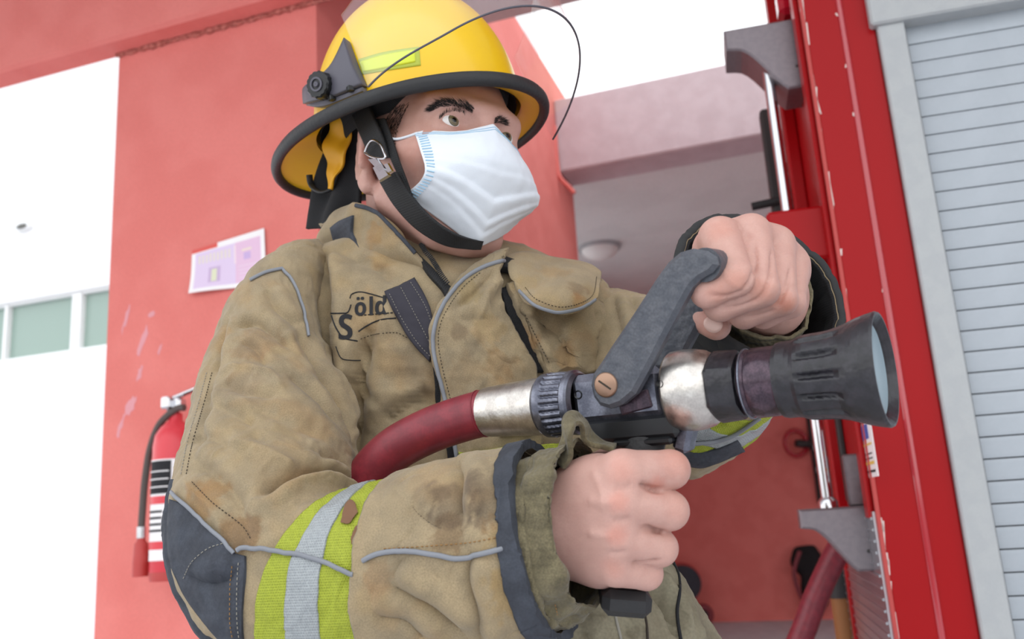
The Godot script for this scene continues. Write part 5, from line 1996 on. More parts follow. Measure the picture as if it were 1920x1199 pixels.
func make_nozzle() -> void:
	var o := P(925, 772, 0.700)
	var e := P(1662, 692, 0.540)
	var x := (e - o).normalized()
	var y := cam_t.basis.y
	y = (y - x * y.dot(x)).normalized()
	noz_t = Transform3D(Basis(x, y, x.cross(y)), o)
	noz_inv = noz_t.affine_inverse()
	var nz_o := thing("hose_nozzle", "black and silver pistol-grip hose nozzle with bail handle", "nozzle", noz_t)
	obj("ferrule", lathe(turned([[915, 40], [915, 46], [922, 47], [1000, 53], [1022, 55], [1024, 52]]), 56), mat("worn silver"), nz_o)
	obj("gasket", lathe(turned([[1020, 48], [1022, 52], [1032, 53], [1036, 50]]), 48), mat("black rubber"), nz_o)
	var knurl := func(t: float, s: float, r: float) -> float: return r - (0.0016 * smoothstep(0.1, 0.6, sin(t * 26.0)) if s > s_at(1042) and s < s_at(1076) else 0.0)
	obj("swivel", lathe(turned([[1026, 50], [1028, 60], [1040, 61], [1043, 60], [1050, 60], [1058, 60], [1066, 59.5], [1075, 59], [1078, 61], [1086, 61], [1090, 56]]), 156, knurl), mat("grey anodised"), nz_o)
	obj("body_collar", lathe(turned([[1084, 54], [1086, 57], [1092, 57], [1096, 52]]), 48), mat("black anodised"), nz_o)
	# valve body: chamfered block
	var s0 := s_at(1092)
	var s1 := s_at(1262)
	var d := pix(noz_t * Vector3((s0 + s1) / 2, 0, 0)).z
	var r := 48.0 * d / FPX
	var blk := obj("valve_body", box(Vector3(s1 - s0, r * 1.95, r * 1.9), r * 0.3), mat("grey anodised"), nz_o, Transform3D(Basis(), Vector3((s0 + s1) / 2, r * 0.10, 0)))
	obj("body_plug", lathe(PackedVector2Array([Vector2(0, 0.0035), Vector2(0.0008, 0.003), Vector2(-0.002, 0.0005)]), 14), mat("black plastic"), blk, Transform3D(Basis(Vector3.UP, -PI / 2), Vector3(-(s1 - s0) / 2 + 0.007, 0.004, r * 0.95)))
	# polished window cut in the side of the body
	obj("side_window", box(Vector3((s1 - s0) * 0.34, r * 0.7, 0.003), 0.001), mat("plum anodised"), blk, Transform3D(Basis(Vector3(0, 0, 1), 0.15), Vector3((s1 - s0) * 0.2, -r * 0.3, r * 0.95)))
	# black saddle that carries the grip
	var sad := obj("saddle", box(Vector3(s1 - s0 + 0.004, r * 0.95, r * 1.75), r * 0.18), mat("black plastic"), nz_o, Transform3D(Basis(), Vector3((s0 + s1) / 2 + 0.004, -r * 1.18, 0)))
	obj("saddle_rib", box(Vector3((s1 - s0) * 0.62, r * 0.32, r * 1.5), r * 0.1), mat("black plastic"), sad, Transform3D(Basis(), Vector3((s1 - s0) * 0.14, -r * 0.55, r * 0.1)))
	obj("guard", box(Vector3(0.012, r * 1.5, r * 0.9), 0.003), mat("grey anodised"), nz_o, Transform3D(Basis(Vector3(0, 0, 1), -0.35), Vector3(s1 + 0.006, -r * 1.55, 0)))
	# silver ball-shaped ring with a hole
	obj("ball_ring", lathe(turned([[1262, 56], [1264, 70], [1270, 75], [1290, 77], [1312, 76], [1330, 72], [1342, 64], [1346, 50]]), 64), mat("worn silver"), nz_o)
	var hs := s_at(1268)
	var hr := 75.5 * pix(noz_t * Vector3(hs, 0, 0)).z / FPX
	var hq := Vector3(0, 0.25, 0.97).normalized()
	obj("set_screw", lathe(PackedVector2Array([Vector2(-0.002, 0.0004), Vector2(-0.001, 0.0022), Vector2(0.0004, 0.0025)]), 14), mat("black plastic"), nz_o, Transform3D(Basis(hq, Vector3.RIGHT, hq.cross(Vector3.RIGHT)), Vector3(hs, hq.y * hr, hq.z * hr)))
	obj("inner_neck", lathe(turned([[1336, 50], [1400, 50], [1412, 50]]), 40), mat("black plastic"), nz_o)
	var hexa := func(t: float, _s: float, rr: float) -> float: return rr * lerpf(1.0, cos(PI / 6) / cos(fposmod(t, PI / 3) - PI / 6), 0.55)
	obj("hex_ring", lathe(turned([[1340, 52], [1343, 66], [1348, 68], [1388, 66], [1393, 63], [1395, 50]]), 72, hexa), mat("nozzle rubber"), nz_o)
	obj("barrel", lathe(turned([[1398, 44], [1400, 62], [1406, 66], [1412, 62], [1418, 66], [1440, 66], [1462, 66], [1466, 68]]), 64), mat("plum anodised"), nz_o)
	obj("barrel_groove", lathe(turned([[1403, 64], [1404, 66.5], [1407, 66.5], [1408, 64]]), 56), mat("grey anodised"), nz_o)
	# fluted rubber bumper flaring to the bell
	var flute := func(t: float, s: float, rr: float) -> float:
		var a := smoothstep(s_at(1505), s_at(1525), s) * (1.0 - smoothstep(s_at(1575), s_at(1600), s))
		return rr - 0.0030 * a * smoothstep(0.35, 0.9, sin(t * 13.0 + 0.6)) + 0.0006 * a * sin(t * 2.0)
	obj("bumper", lathe(turned([[1464, 62], [1466, 70], [1474, 72], [1490, 72], [1500, 74], [1508, 78], [1516, 80], [1526, 81], [1540, 82], [1556, 83], [1570, 85], [1582, 88], [1594, 92], [1606, 96], [1620, 101], [1634, 105], [1646, 108], [1656, 110], [1661, 108], [1661, 104], [1654, 97], [1648, 92], [1640, 88]]), 180, flute), mat("nozzle rubber"), nz_o)
	obj("lens", lathe(turned([[1644, 88], [1641, 60], [1638, 1]]), 48), mat("lens grey"), nz_o)
	make_bail(nz_o, r)
	# pistol grip, mostly inside the fist
	var gp := PackedVector3Array()
	for q: Array in [[1215, 800, 0.625], [1200, 870, 0.622], [1188, 960, 0.617], [1180, 1050, 0.612], [1172, 1125, 0.607]]:
		gp.append(noz_inv * P(q[0], q[1], q[2]))
	obj("grip", pipe(curve(gp, 8), 0.0155, 20, 0.8, Vector3.RIGHT), mat("black rubber"), nz_o)
	var foot := noz_inv * P(1170, 1120, 0.605)
	var fb := (noz_inv.basis * cam_t.basis) * Basis(Vector3(0, 0, 1), -0.08)
	obj("grip_foot", box(Vector3(0.034, 0.018, 0.040), 0.005), mat("black rubber"), nz_o, Transform3D(fb, foot))
	# the hose
	var h := thing("fire_hose", "dark red rubber hose running from the nozzle under the arm", "hose", Transform3D(Basis(), o))
	var pts := pxcurve([940, 769, 0.697, 915, 773, 0.702, 860, 788, 0.712, 800, 810, 0.722, 740, 843, 0.732, 695, 888, 0.738, 668, 945, 0.742, 655, 1020, 0.745, 650, 1120, 0.76, 640, 1300, 0.78], 8)
	for i in pts.size(): pts[i] -= o
	obj("tube", pipe(pts, 0.0188, 28), mat("hose rubber"), h)
	for q: int in [10]:
		obj("mould_line", pipe(ring_round(pts, q, 0.0190), 0.0006, 5, 1.0, Vector3.ZERO, true), mat("hose rubber"), h)

func ring_round(pts: PackedVector3Array, i: int, r: float) -> PackedVector3Array:
	var t := (pts[i + 1] - pts[i - 1]).normalized()
	var a := t.cross(Vector3.UP).normalized()
	var b := t.cross(a)
	var o := PackedVector3Array()
	for k in 32: o.append(pts[i] + a * r * cos(TAU * k / 32) + b * r * sin(TAU * k / 32))
	return o

func make_bail(nz_o: Node3D, r: float) -> void:
	# handle: two arms on the pivot bolts and the crossbar in the fist
	var zz := r * 0.95 + 0.009
	var bail := Node3D.new()
	bail.name = "bail_handle"
	nz_o.add_child(bail, true)
	var poly := PackedVector2Array()
	for q: Array in [[1113, 722], [1118, 700], [1132, 680], [1150, 652], [1196, 584], [1236, 522], [1258, 492], [1280, 474], [1304, 467], [1330, 471], [1348, 482], [1351, 498], [1340, 512], [1318, 524], [1302, 540], [1284, 572], [1246, 644], [1214, 706], [1196, 738], [1172, 758], [1150, 766], [1130, 760], [1118, 744]]:
		var h := in_plane(noz_t, q[0], q[1], 2, zz)
		poly.append(Vector2(h.x, h.y))
	obj("arm", prism(poly, 0.0125, 0.003), mat("worn grey handle"), bail, Transform3D(Basis(), Vector3(0, 0, zz)))
	obj("arm", prism(poly, 0.0125, 0.003), mat("worn grey handle"), bail, Transform3D(Basis(), Vector3(0, 0, -zz)))
	var top := in_plane(noz_t, 1326, 496, 2, zz)
	obj("crossbar", pipe(PackedVector3Array([Vector3(top.x - 0.002, top.y, zz), Vector3(top.x, top.y, -zz)]), 0.0115, 20), mat("worn grey handle"), bail)
	var pv := in_plane(noz_t, 1137, 722, 2, zz + 0.006)
	var bolt := obj("pivot_bolt", lathe(PackedVector2Array([Vector2(-0.002, 0.0088), Vector2(0.0015, 0.0088), Vector2(0.0026, 0.0076), Vector2(0.0026, 0.0005)]), 28), mat("brass bolt"), bail, Transform3D(Basis(Vector3.UP, -PI / 2), pv))
	obj("slot", box(Vector3(0.0008, 0.011, 0.0012)), mat("dark thread"), bolt, Transform3D(Basis(Vector3.RIGHT, 0.9), Vector3(0.0026, 0, 0)))


# ---------------------------------------------------------------- turnout coat and trousers
var coat: Node3D

func sewn(called: String, g: Grid, line: Array, r: float, m: String, off := 0.0015, parent: Node = null) -> void:
	obj(called, pipe(line_on(g, line, off, 6), r, 8, 0.75), mat(m), parent if parent else coat)

func stitches(g: Grid, line: Array, m: String, off := 0.0006, dash := 0.0032, r := 0.00035) -> void:
	# a row of stitches: short thread dashes, one seam
	var l := line_on(g, line, off, 10)
	var total := 0.0
	for i in l.size() - 1: total += l[i].distance_to(l[i + 1])
	var cnt := maxi(4, floori(total / dash) * 2)
	var q := resample(l, cnt)
	var list := []
	for i in range(0, cnt - 1, 2):
		list.append([pipe(PackedVector3Array([q[i], q[i + 1]]), r, 4), Transform3D()])
	var o := obj("stitching", join(list), mat(m), coat)
	o.set_meta("kind", "stuff")

func make_coat() -> void:
	coat = Node3D.new()
	coat.name = "turnout_coat"
	person.add_child(coat, true)
	coat.set_meta("label", "worn tan turnout coat with lime and silver reflective bands")
	make_torso()
	make_right_sleeve()
	make_left_sleeve()
	make_collar()
	make_front()
	make_trousers()

func make_torso() -> void:
	var g := rings_grid([
		[690, 450, 1.0, 920, 470, 1.02, 0.030],
		[650, 470, 1.0, 955, 484, 1.02, 0.055],
		[596, 492, 0.995, 1015, 512, 1.02, 0.085],
		[545, 540, 0.985, 1095, 552, 1.01, 0.118],
		[525, 630, 0.97, 1150, 615, 1.0, 0.145],
		[535, 760, 0.96, 1170, 735, 0.985, 0.150],
		[555, 905, 0.95, 1185, 880, 0.97, 0.150],
		[570, 1085, 0.945, 1190, 1060, 0.955, 0.148],
		[560, 1300, 0.94, 1200, 1280, 0.945, 0.15]], 150, 170, 0.9)
	folds(g, [
		[[606, 486, 616, 560, 618, 650, 624, 720], -11, 9, 0.6],
		[[640, 500, 650, 580, 652, 640], 7, 9],
		[[690, 630, 678, 690, 668, 760, 664, 840], -11, 9, -0.6],
		[[730, 560, 722, 640, 712, 720, 700, 800], 5, 12],
		[[650, 700, 690, 740, 740, 760], -4, 8, 0.5],
		[[720, 790, 760, 760, 815, 745], -5, 9, 0.5],
		[[738, 640, 735, 700, 728, 780], 4, 14],
		[[640, 560, 636, 640, 650, 720], -4, 8, 0.4],
		[[830, 760, 800, 770, 760, 800, 720, 850], -4, 10, 0.5],
		[[660, 480, 700, 500, 740, 530], -3, 8, 0.4],
		[[1010, 610, 1040, 640, 1060, 680], -3, 9, 0.4],
		[[700, 560, 706, 600, 700, 640], -2.5, 7, 0.5],
		[[760, 700, 790, 720, 806, 760], -2.5, 8, 0.4]])
	rumple(g, 0.0016, 22.0)
	grid_finish(g, out_of_middle(g))
	lookup(g)
	stain(g, [[790, 690, 30, Color(0.75, 0.72, 0.72), 0.7], [880, 640, 26, Color(0.82, 0.78, 0.74), 0.6], [840, 700, 30, Color(0.80, 0.72, 0.62), 0.6], [720, 480, 18, Color(1.05, 0.85, 0.62), 0.8], [690, 600, 22, Color(1.0, 0.88, 0.74), 0.6], [930, 700, 22, Color(0.8, 0.72, 0.64), 0.7]])
	torso_g = g
	obj("torso", gmesh(g), mat("tan duck cloth"), coat)

func make_right_sleeve() -> void:
	var g := rings_grid([
		[578, 476, 0.970, 606, 556, 0.93, 0.040],
		[505, 504, 0.930, 594, 612, 0.895, 0.060],
		[442, 570, 0.890, 610, 690, 0.86, 0.070],
		[398, 668, 0.850, 648, 776, 0.825, 0.074],
		[362, 768, 0.805, 666, 848, 0.785, 0.074],
		[348, 862, 0.765, 668, 898, 0.745, 0.072],
		[335, 945, 0.735, 664, 922, 0.715, 0.070],
		[336, 1028, 0.710, 656, 932, 0.695, 0.068],
		[366, 1120, 0.692, 654, 932, 0.680, 0.068],
		[436, 1212, 0.678, 664, 924, 0.668, 0.068],
		[545, 1265, 0.664, 690, 912, 0.656, 0.067],
		[680, 1265, 0.652, 745, 898, 0.644, 0.066],
		[800, 1238, 0.642, 815, 880, 0.634, 0.064],
		[910, 1208, 0.632, 885, 866, 0.626, 0.061],
		[1000, 1186, 0.624, 935, 858, 0.618, 0.058],
		[1072, 1172, 0.616, 985, 848, 0.610, 0.055]], 300, 220, 0.94)
	folds(g, [
		[[668, 908, 630, 884, 590, 880, 540, 898, 490, 930], -7, 8, 0.7],
		[[660, 888, 640, 860, 600, 850], -4, 8, 0.6],
		[[420, 690, 470, 690, 510, 705, 530, 735], 2.2, 7],
		[[415, 720, 460, 735, 520, 745], -2.2, 8, 0.5],
		[[440, 615, 480, 605, 510, 625, 545, 650], -3.0, 7, 0.6],
		[[452, 640, 480, 655, 500, 690], -2.4, 6, 0.5],
		[[395, 720, 385, 780, 372, 840], -2.5, 7, 0.5],
		[[360, 860, 400, 890, 440, 930, 470, 1000], -3.0, 9, 0.5],
		[[345, 900, 390, 945, 430, 1000], 2.0, 7],
		[[560, 620, 600, 690, 640, 760, 662, 830], -4.0, 12, 0.6],
		[[470, 770, 540, 790, 620, 830], -1.8, 12, 0.4],
		[[430, 830, 500, 850, 560, 880], 2.6, 10],
		[[500, 540, 520, 580, 560, 610], -3, 8, 0.5],
		[[430, 600, 410, 650, 405, 700], -3, 8, 0.5],
		[[600, 640, 640, 720, 660, 800], 4, 9],
		[[540, 700, 590, 740, 640, 800], -3, 9, 0.5],
		[[380, 760, 430, 770, 480, 800], -2.5, 8, 0.5],
		[[345, 830, 390, 820, 440, 850], -2.5, 8, 0.5],
		[[735, 1094, 780, 1118, 820, 1140, 872, 1182], -4.5, 8, 0.7],
		[[745, 1060, 790, 1072, 830, 1098], -2.4, 8, 0.5],
		[[890, 1040, 884, 1083, 896, 1130, 906, 1199], -4.5, 6, 0.7],
		[[866, 872, 872, 900, 868, 940, 872, 975], -4.0, 7, 0.7],
		[[770, 945, 800, 975, 840, 1000], -2.0, 9, 0.5],
		[[700, 1150, 760, 1165, 800, 1199], -3.0, 9, 0.5],
		[[950, 900, 940, 960, 945, 1010], -1.5, 9, 0.4],
		[[350, 1075, 390, 1095, 430, 1085, 450, 1060], -2.5, 9, 0.5]])
	rumple(g, 0.0014, 24.0)
	grid_finish(g, out_of_middle(g))
	lookup(g)
	var soil := [[850, 945, 22, Color(0.62, 0.60, 0.62), 0.9], [925, 925, 26, Color(0.60, 0.58, 0.60), 0.9], [800, 930, 16, Color(0.7, 0.68, 0.68), 0.7], [840, 1000, 14, Color(0.66, 0.56, 0.48), 0.8], [970, 1000, 22, Color(1.1, 0.86, 0.6), 0.7], [960, 1120, 22, Color(1.08, 0.88, 0.64), 0.7], [450, 1000, 20, Color(0.68, 0.52, 0.40), 0.8], [380, 930, 24, Color(0.9, 0.7, 0.5), 0.8], [480, 640, 26, Color(0.84, 0.72, 0.64), 0.7], [420, 640, 20, Color(1.05, 0.85, 0.68), 0.7], [540, 870, 30, Color(0.9, 0.84, 0.76), 0.5], [450, 720, 22, Color(0.8, 0.75, 0.74), 0.6], [700, 1080, 14, Color(0.85, 0.7, 0.6), 0.6]]
	stain(g, soil)
	sleeve_g = g
	obj("sleeve", gmesh(g), mat("tan duck cloth"), coat)
	# reflective trim round the forearm
	var u := func(k: float) -> float: return k / 15.0
	var trim := obj("reflective_trim", gmesh(band(g, func(v: float) -> float: return lerpf(9.05, 10.25, 0.5 + 0.5 * cos(v * TAU)) / 15.0, func(v: float) -> float: return lerpf(10.9, 11.65, 0.5 + 0.5 * cos(v * TAU)) / 15.0, 0.0016, 50, 220)), mat("lime mesh"), coat, Transform3D(), "lime mesh band with silver stripe on the right sleeve")
	obj("silver_stripe", gmesh(band(g, func(v: float) -> float: return lerpf(9.6, 10.7, 0.5 + 0.5 * cos(v * TAU)) / 15.0, func(v: float) -> float: return lerpf(10.2, 11.15, 0.5 + 0.5 * cos(v * TAU)) / 15.0, 0.0026, 24, 220)), mat("silver tape"), trim)
	# forearm panel that overlaps the trim
	var fp := band(g, func(v: float) -> float: return lerpf(10.83, 11.58, 0.5 + 0.5 * cos(v * TAU)) / 15.0, u.call(14.55), 0.0042, 90, 200)
	fp.scr = PackedVector3Array()
	lookup(fp)
	stain(fp, soil)
	obj("forearm_panel", gmesh(fp), mat("tan duck cloth"), coat)
	# torn holes showing brown lining through the lime mesh
	for q: Array in [[[646, 968, 652, 952, 660, 944, 668, 950], [642, 986, 654, 988, 664, 980, 674, 966]], [[664, 1000, 672, 990, 680, 988], [662, 1024, 670, 1020, 676, 1012]]]:
		obj("worn_hole", gmesh(loft(g, q, 8, 12, 0.0034, 0.003)), mat("worn brown", rgb(120, 88, 66), 0.95), trim)
	# cuff
	var cf := band(g, u.call(14.32), u.call(15.0), 0.0062, 16, 200)
	lookup(cf)
	obj("cuff", gmesh(cf), mat("charcoal cloth"), coat)
	stitches(cf, [985, 865, 1000, 950, 1020, 1050, 1045, 1160], "ochre thread", 0.0006, 0.003)
	stitches(cf, [996, 860, 1012, 950, 1034, 1050, 1058, 1160], "pale thread", 0.0006, 0.003)
	# elbow patch with its piping
	var el := loft(g, [[322, 938, 318, 990, 322, 1050, 345, 1108, 385, 1165, 430, 1216], [345, 946, 352, 1000, 366, 1060, 392, 1120, 418, 1180, 440, 1218], [392, 986, 404, 1030, 416, 1080, 430, 1130, 444, 1200, 452, 1226], [441, 1038, 446, 1070, 450, 1110, 450, 1150, 452, 1200, 458, 1230], [462, 1044, 462, 1080, 458, 1120, 456, 1160, 458, 1200, 464, 1232]], 40, 60, 0.0022)
	lookup(el)
	var patch := obj("elbow_patch", gmesh(el), mat("charcoal cloth"), coat)
	obj("patch_back", gmesh(band(g, func(v: float) -> float: return (5.95 + 4.0 * maxf(0.0, v)) / 15.0, u.call(9.3), 0.0021, 50, 40, -0.22, 0.12)), mat("charcoal cloth"), patch)
	stitches(el, [435, 1062, 432, 1110, 432, 1170, 440, 1210], "ochre thread")
	stitches(el, [448, 1056, 445, 1110, 445, 1170, 450, 1210], "pale thread")
	stitches(el, [345, 1085, 360, 1055, 390, 1030, 418, 1020], "pale thread")
	sewn("piping", g, [327, 926, 360, 956, 392, 986, 420, 1012, 441, 1038], 0.0017, "grey piping", 0.003)
	sewn("piping", g, [448, 1034, 470, 1028, 520, 1036, 580, 1048, 630, 1062, 668, 1078], 0.0018, "grey piping", 0.004)
	sewn("piping", fp, [682, 1052, 710, 1040, 760, 1034, 820, 1042, 862, 1047, 920, 1034, 976, 1020], 0.0018, "grey piping", 0.0015)
	# shoulder seam piping and stitching
	sewn("piping", g, [530, 508, 548, 530, 562, 566, 572, 604, 578, 632], 0.0017, "grey piping", 0.002)
	sewn("piping", g, [470, 528, 500, 513, 530, 506], 0.0017, "grey piping", 0.002)
	stitches(g, [388, 700, 372, 760, 352, 830, 340, 890], "pale thread")
	stitches(g, [398, 700, 382, 760, 362, 830, 350, 890], "dark thread")
	stitches(g, [360, 905, 400, 945, 452, 985, 470, 1010], "dark thread")
	stitches(fp, [955, 870, 960, 940, 972, 1010, 985, 1080, 1005, 1160], "ochre thread")
	stitches(fp, [720, 1030, 800, 1025, 880, 1018, 950, 1005], "ochre thread")
	# loose knit wristlet with a fold standing up at the thumb
	var wr := rings_grid([
		[1050, 1170, 0.614, 985, 862, 0.610, 0.052],
		[1078, 1160, 0.608, 1020, 852, 0.606, 0.051],
		[1096, 1144, 0.602, 1046, 838, 0.600, 0.048],
		[1114, 1128, 0.598, 1066, 832, 0.596, 0.045]], 60, 160, 0.9)
	for i in wr.nu:
		for j in wr.nv:
			var t := TAU * j / wr.nv
			var f := float(i) / (wr.nu - 1)
			wr.p[i * wr.nv + j] += wr.n[i * wr.nv + j] * (0.0022 * sin(t * 5.0 + f * 2.0) * f + 0.0012 * sin(t * 11.0 + 1.0))
	rumple(wr, 0.0016, 30.0)
	grid_finish(wr, out_of_middle(wr))
	var wo := obj("wristlet", gmesh(thicken_tube(wr, 0.0024)), mat("olive knit"), coat)
	var fold_a := pxcurve([1046, 862, 0.602, 1054, 826, 0.600, 1056, 794, 0.602, 1066, 778, 0.606, 1084, 776, 0.612, 1098, 790, 0.618, 1106, 812, 0.620, 1128, 826, 0.622, 1156, 836, 0.624], 6)
	var fold_b := pxcurve([1058, 880, 0.590, 1070, 850, 0.586, 1072, 815, 0.586, 1078, 796, 0.590, 1086, 796, 0.598, 1090, 808, 0.604, 1098, 826, 0.606, 1120, 838, 0.606, 1150, 848, 0.606], 6)
	obj("wristlet_fold", gmesh(sheet([fold_a, fold_b], 12, 60, 0.0035, func(u2: float, v2: float) -> float: return 0.001 * sin(v2 * 19.0 + u2 * 3.0))), mat("olive knit"), wo)

func thicken_tube(s: Grid, t: float) -> Grid:
	# a cloth tube with an inside: out along the tube, round its end, back inside
	var g := Grid.new()
	g.nu = s.nu * 2
	g.nv = s.nv
	g.wrap = true
	for i in g.nu:
		var k := i if i < s.nu else g.nu - 1 - i
		var o := t / 2 if i < s.nu else -t / 2
		for j in s.nv:
			g.p.append(s.p[k * s.nv + j] + s.n[k * s.nv + j] * o)
	grid_finish(g, func(i: int, j: int) -> Vector3: return s.n[i * s.nv + j] if i < s.nu else -s.n[(g.nu - 1 - i) * s.nv + j])
	return g

func make_left_sleeve() -> void:
	var rr := [
		[1090, 760, 0.960, 1050, 520, 0.985, 0.060],
		[1150, 850, 0.930, 1110, 542, 0.960, 0.070],
		[1220, 895, 0.900, 1165, 548, 0.920, 0.072],
		[1310, 890, 0.870, 1212, 566, 0.880, 0.070],
		[1390, 842, 0.835, 1240, 582, 0.845, 0.068],
		[1450, 766, 0.800, 1256, 574, 0.805, 0.066],
		[1512, 690, 0.760, 1266, 530, 0.760, 0.064],
		[1570, 610, 0.715, 1284, 468, 0.705, 0.062]]
	var g := rings_grid(rr, 150, 150, 0.95)
	folds(g, [
		[[1150, 556, 1160, 600, 1170, 640], -3, 8, 0.5],
		[[1262, 612, 1270, 640, 1268, 660], -3, 6, 0.5],
		[[1285, 600, 1294, 630, 1296, 655], -3, 6, 0.5],
		[[1180, 560, 1200, 590, 1215, 630], -3, 8, 0.5],
		[[1310, 800, 1360, 790, 1420, 772], -2.5, 7, 0.5]])
	rumple(g, 0.0016, 24.0)
	grid_finish(g, out_of_middle(g))
	lookup(g)
	stain(g, [[1165, 575, 20, Color(1.05, 0.86, 0.62), 0.7]])
	sleeve_l = g
	obj("sleeve", gmesh(thicken_tube(g, 0.003)), mat("tan duck cloth"), coat)
	var u := func(k: float) -> float: return k / 7.0
	var trim := obj("reflective_trim", gmesh(band(g, u.call(4.0), u.call(5.3), 0.0022, 30, 150)), mat("lime mesh"), coat, Transform3D(), "lime mesh band with silver stripe on the left sleeve")
	obj("silver_stripe", gmesh(band(g, u.call(4.4), u.call(4.85), 0.0032, 20, 150)), mat("silver tape"), trim)
	var el := loft(g, [[1276, 862, 1310, 872, 1350, 860, 1392, 842], [1278, 840, 1310, 846, 1345, 836, 1380, 820]], 10, 30, 0.004)
	obj("elbow_patch", gmesh(el), mat("charcoal cloth"), coat)
	sewn("piping", g, [1296, 826, 1330, 822, 1370, 810, 1420, 776], 0.002, "grey piping", 0.005)
	# charcoal cuff, open towards the camera, and the knit wristlet inside it
	var cf := band(g, u.call(6.25), u.call(7.0), 0.004, 14, 150)
	obj("cuff", gmesh(thicken_tube(cf, 0.004)), mat("cuff black", rgb(44, 45, 46), 0.85), coat)
	obj("cuff_lining", gmesh(band(g, u.call(5.2), u.call(6.98), -0.0035, 20, 150)), mat("black cloth"), coat)
	var wr := rings_grid([
		[1450, 690, 0.780, 1300, 580, 0.775, 0.042],
		[1482, 650, 0.755, 1298, 530, 0.745, 0.043],
		[1508, 606, 0.730, 1300, 480, 0.718, 0.043],
		[1516, 590, 0.720, 1302, 468, 0.708, 0.044]], 40, 120, 0.95)
	rumple(wr, 0.002, 30.0)
	grid_finish(wr, out_of_middle(wr))
	obj("wristlet", gmesh(thicken_tube(wr, 0.0026)), mat("olive knit"), coat)

func make_collar() -> void:
	# stand-up collar: seam line, middle, top edge, from the zip round the neck to the other front
	var seam := pxcurve([838, 548, 0.866, 800, 524, 0.868, 745, 505, 0.882, 690, 492, 0.905, 640, 484, 0.945, 606, 476, 1.0, 640, 470, 1.08, 760, 462, 1.12, 880, 458, 1.11, 960, 464, 1.07, 1000, 482, 1.0, 985, 500, 0.945, 952, 512, 0.92], 5)
	var mid := pxcurve([808, 512, 0.862, 770, 474, 0.864, 720, 446, 0.878, 672, 436, 0.905, 630, 440, 0.95, 600, 446, 1.0, 640, 430, 1.07, 760, 432, 1.10, 880, 440, 1.09, 940, 455, 1.05, 968, 476, 0.985, 960, 488, 0.95, 948, 498, 0.925], 5)
	var top := pxcurve([780, 478, 0.866, 752, 440, 0.870, 712, 402, 0.885, 676, 384, 0.91, 640, 390, 0.95, 604, 420, 0.995, 650, 400, 1.05, 760, 405, 1.08, 870, 425, 1.06, 918, 450, 1.02, 938, 464, 0.98, 944, 478, 0.955, 946, 488, 0.935], 5)
	var wave := func(u: float, v: float) -> float: return 0.003 * sin(v * 34.0 + u * 3.0) * (1.0 - u) + 0.0022 * sin(v * 61.0) * u + 0.002 * sin(u * 9.0 + v * 20.0)
	var g := sheet([seam, mid, top], 34, 150, 0.006, wave)
	lookup(g)
	stain(g, [[700, 440, 16, Color(1.08, 0.85, 0.6), 0.8], [640, 460, 14, Color(1.15, 1.0, 0.7), 0.7]])
	obj("collar", gmesh(g), mat("tan duck cloth"), coat)
	sewn("collar_binding", g, [668, 386, 700, 396, 735, 428, 762, 458, 778, 476], 0.0022, "charcoal cloth", 0.001)
	obj("collar_tab", gmesh(loft(g, [[622, 428, 640, 415, 664, 404], [630, 458, 648, 446, 662, 438], [655, 478, 668, 476, 680, 470]], 12, 12, 0.0028)), mat("charcoal cloth"), coat)
	stitches(g, [636, 472, 690, 476, 740, 490, 800, 524], "dark thread", 0.0008)

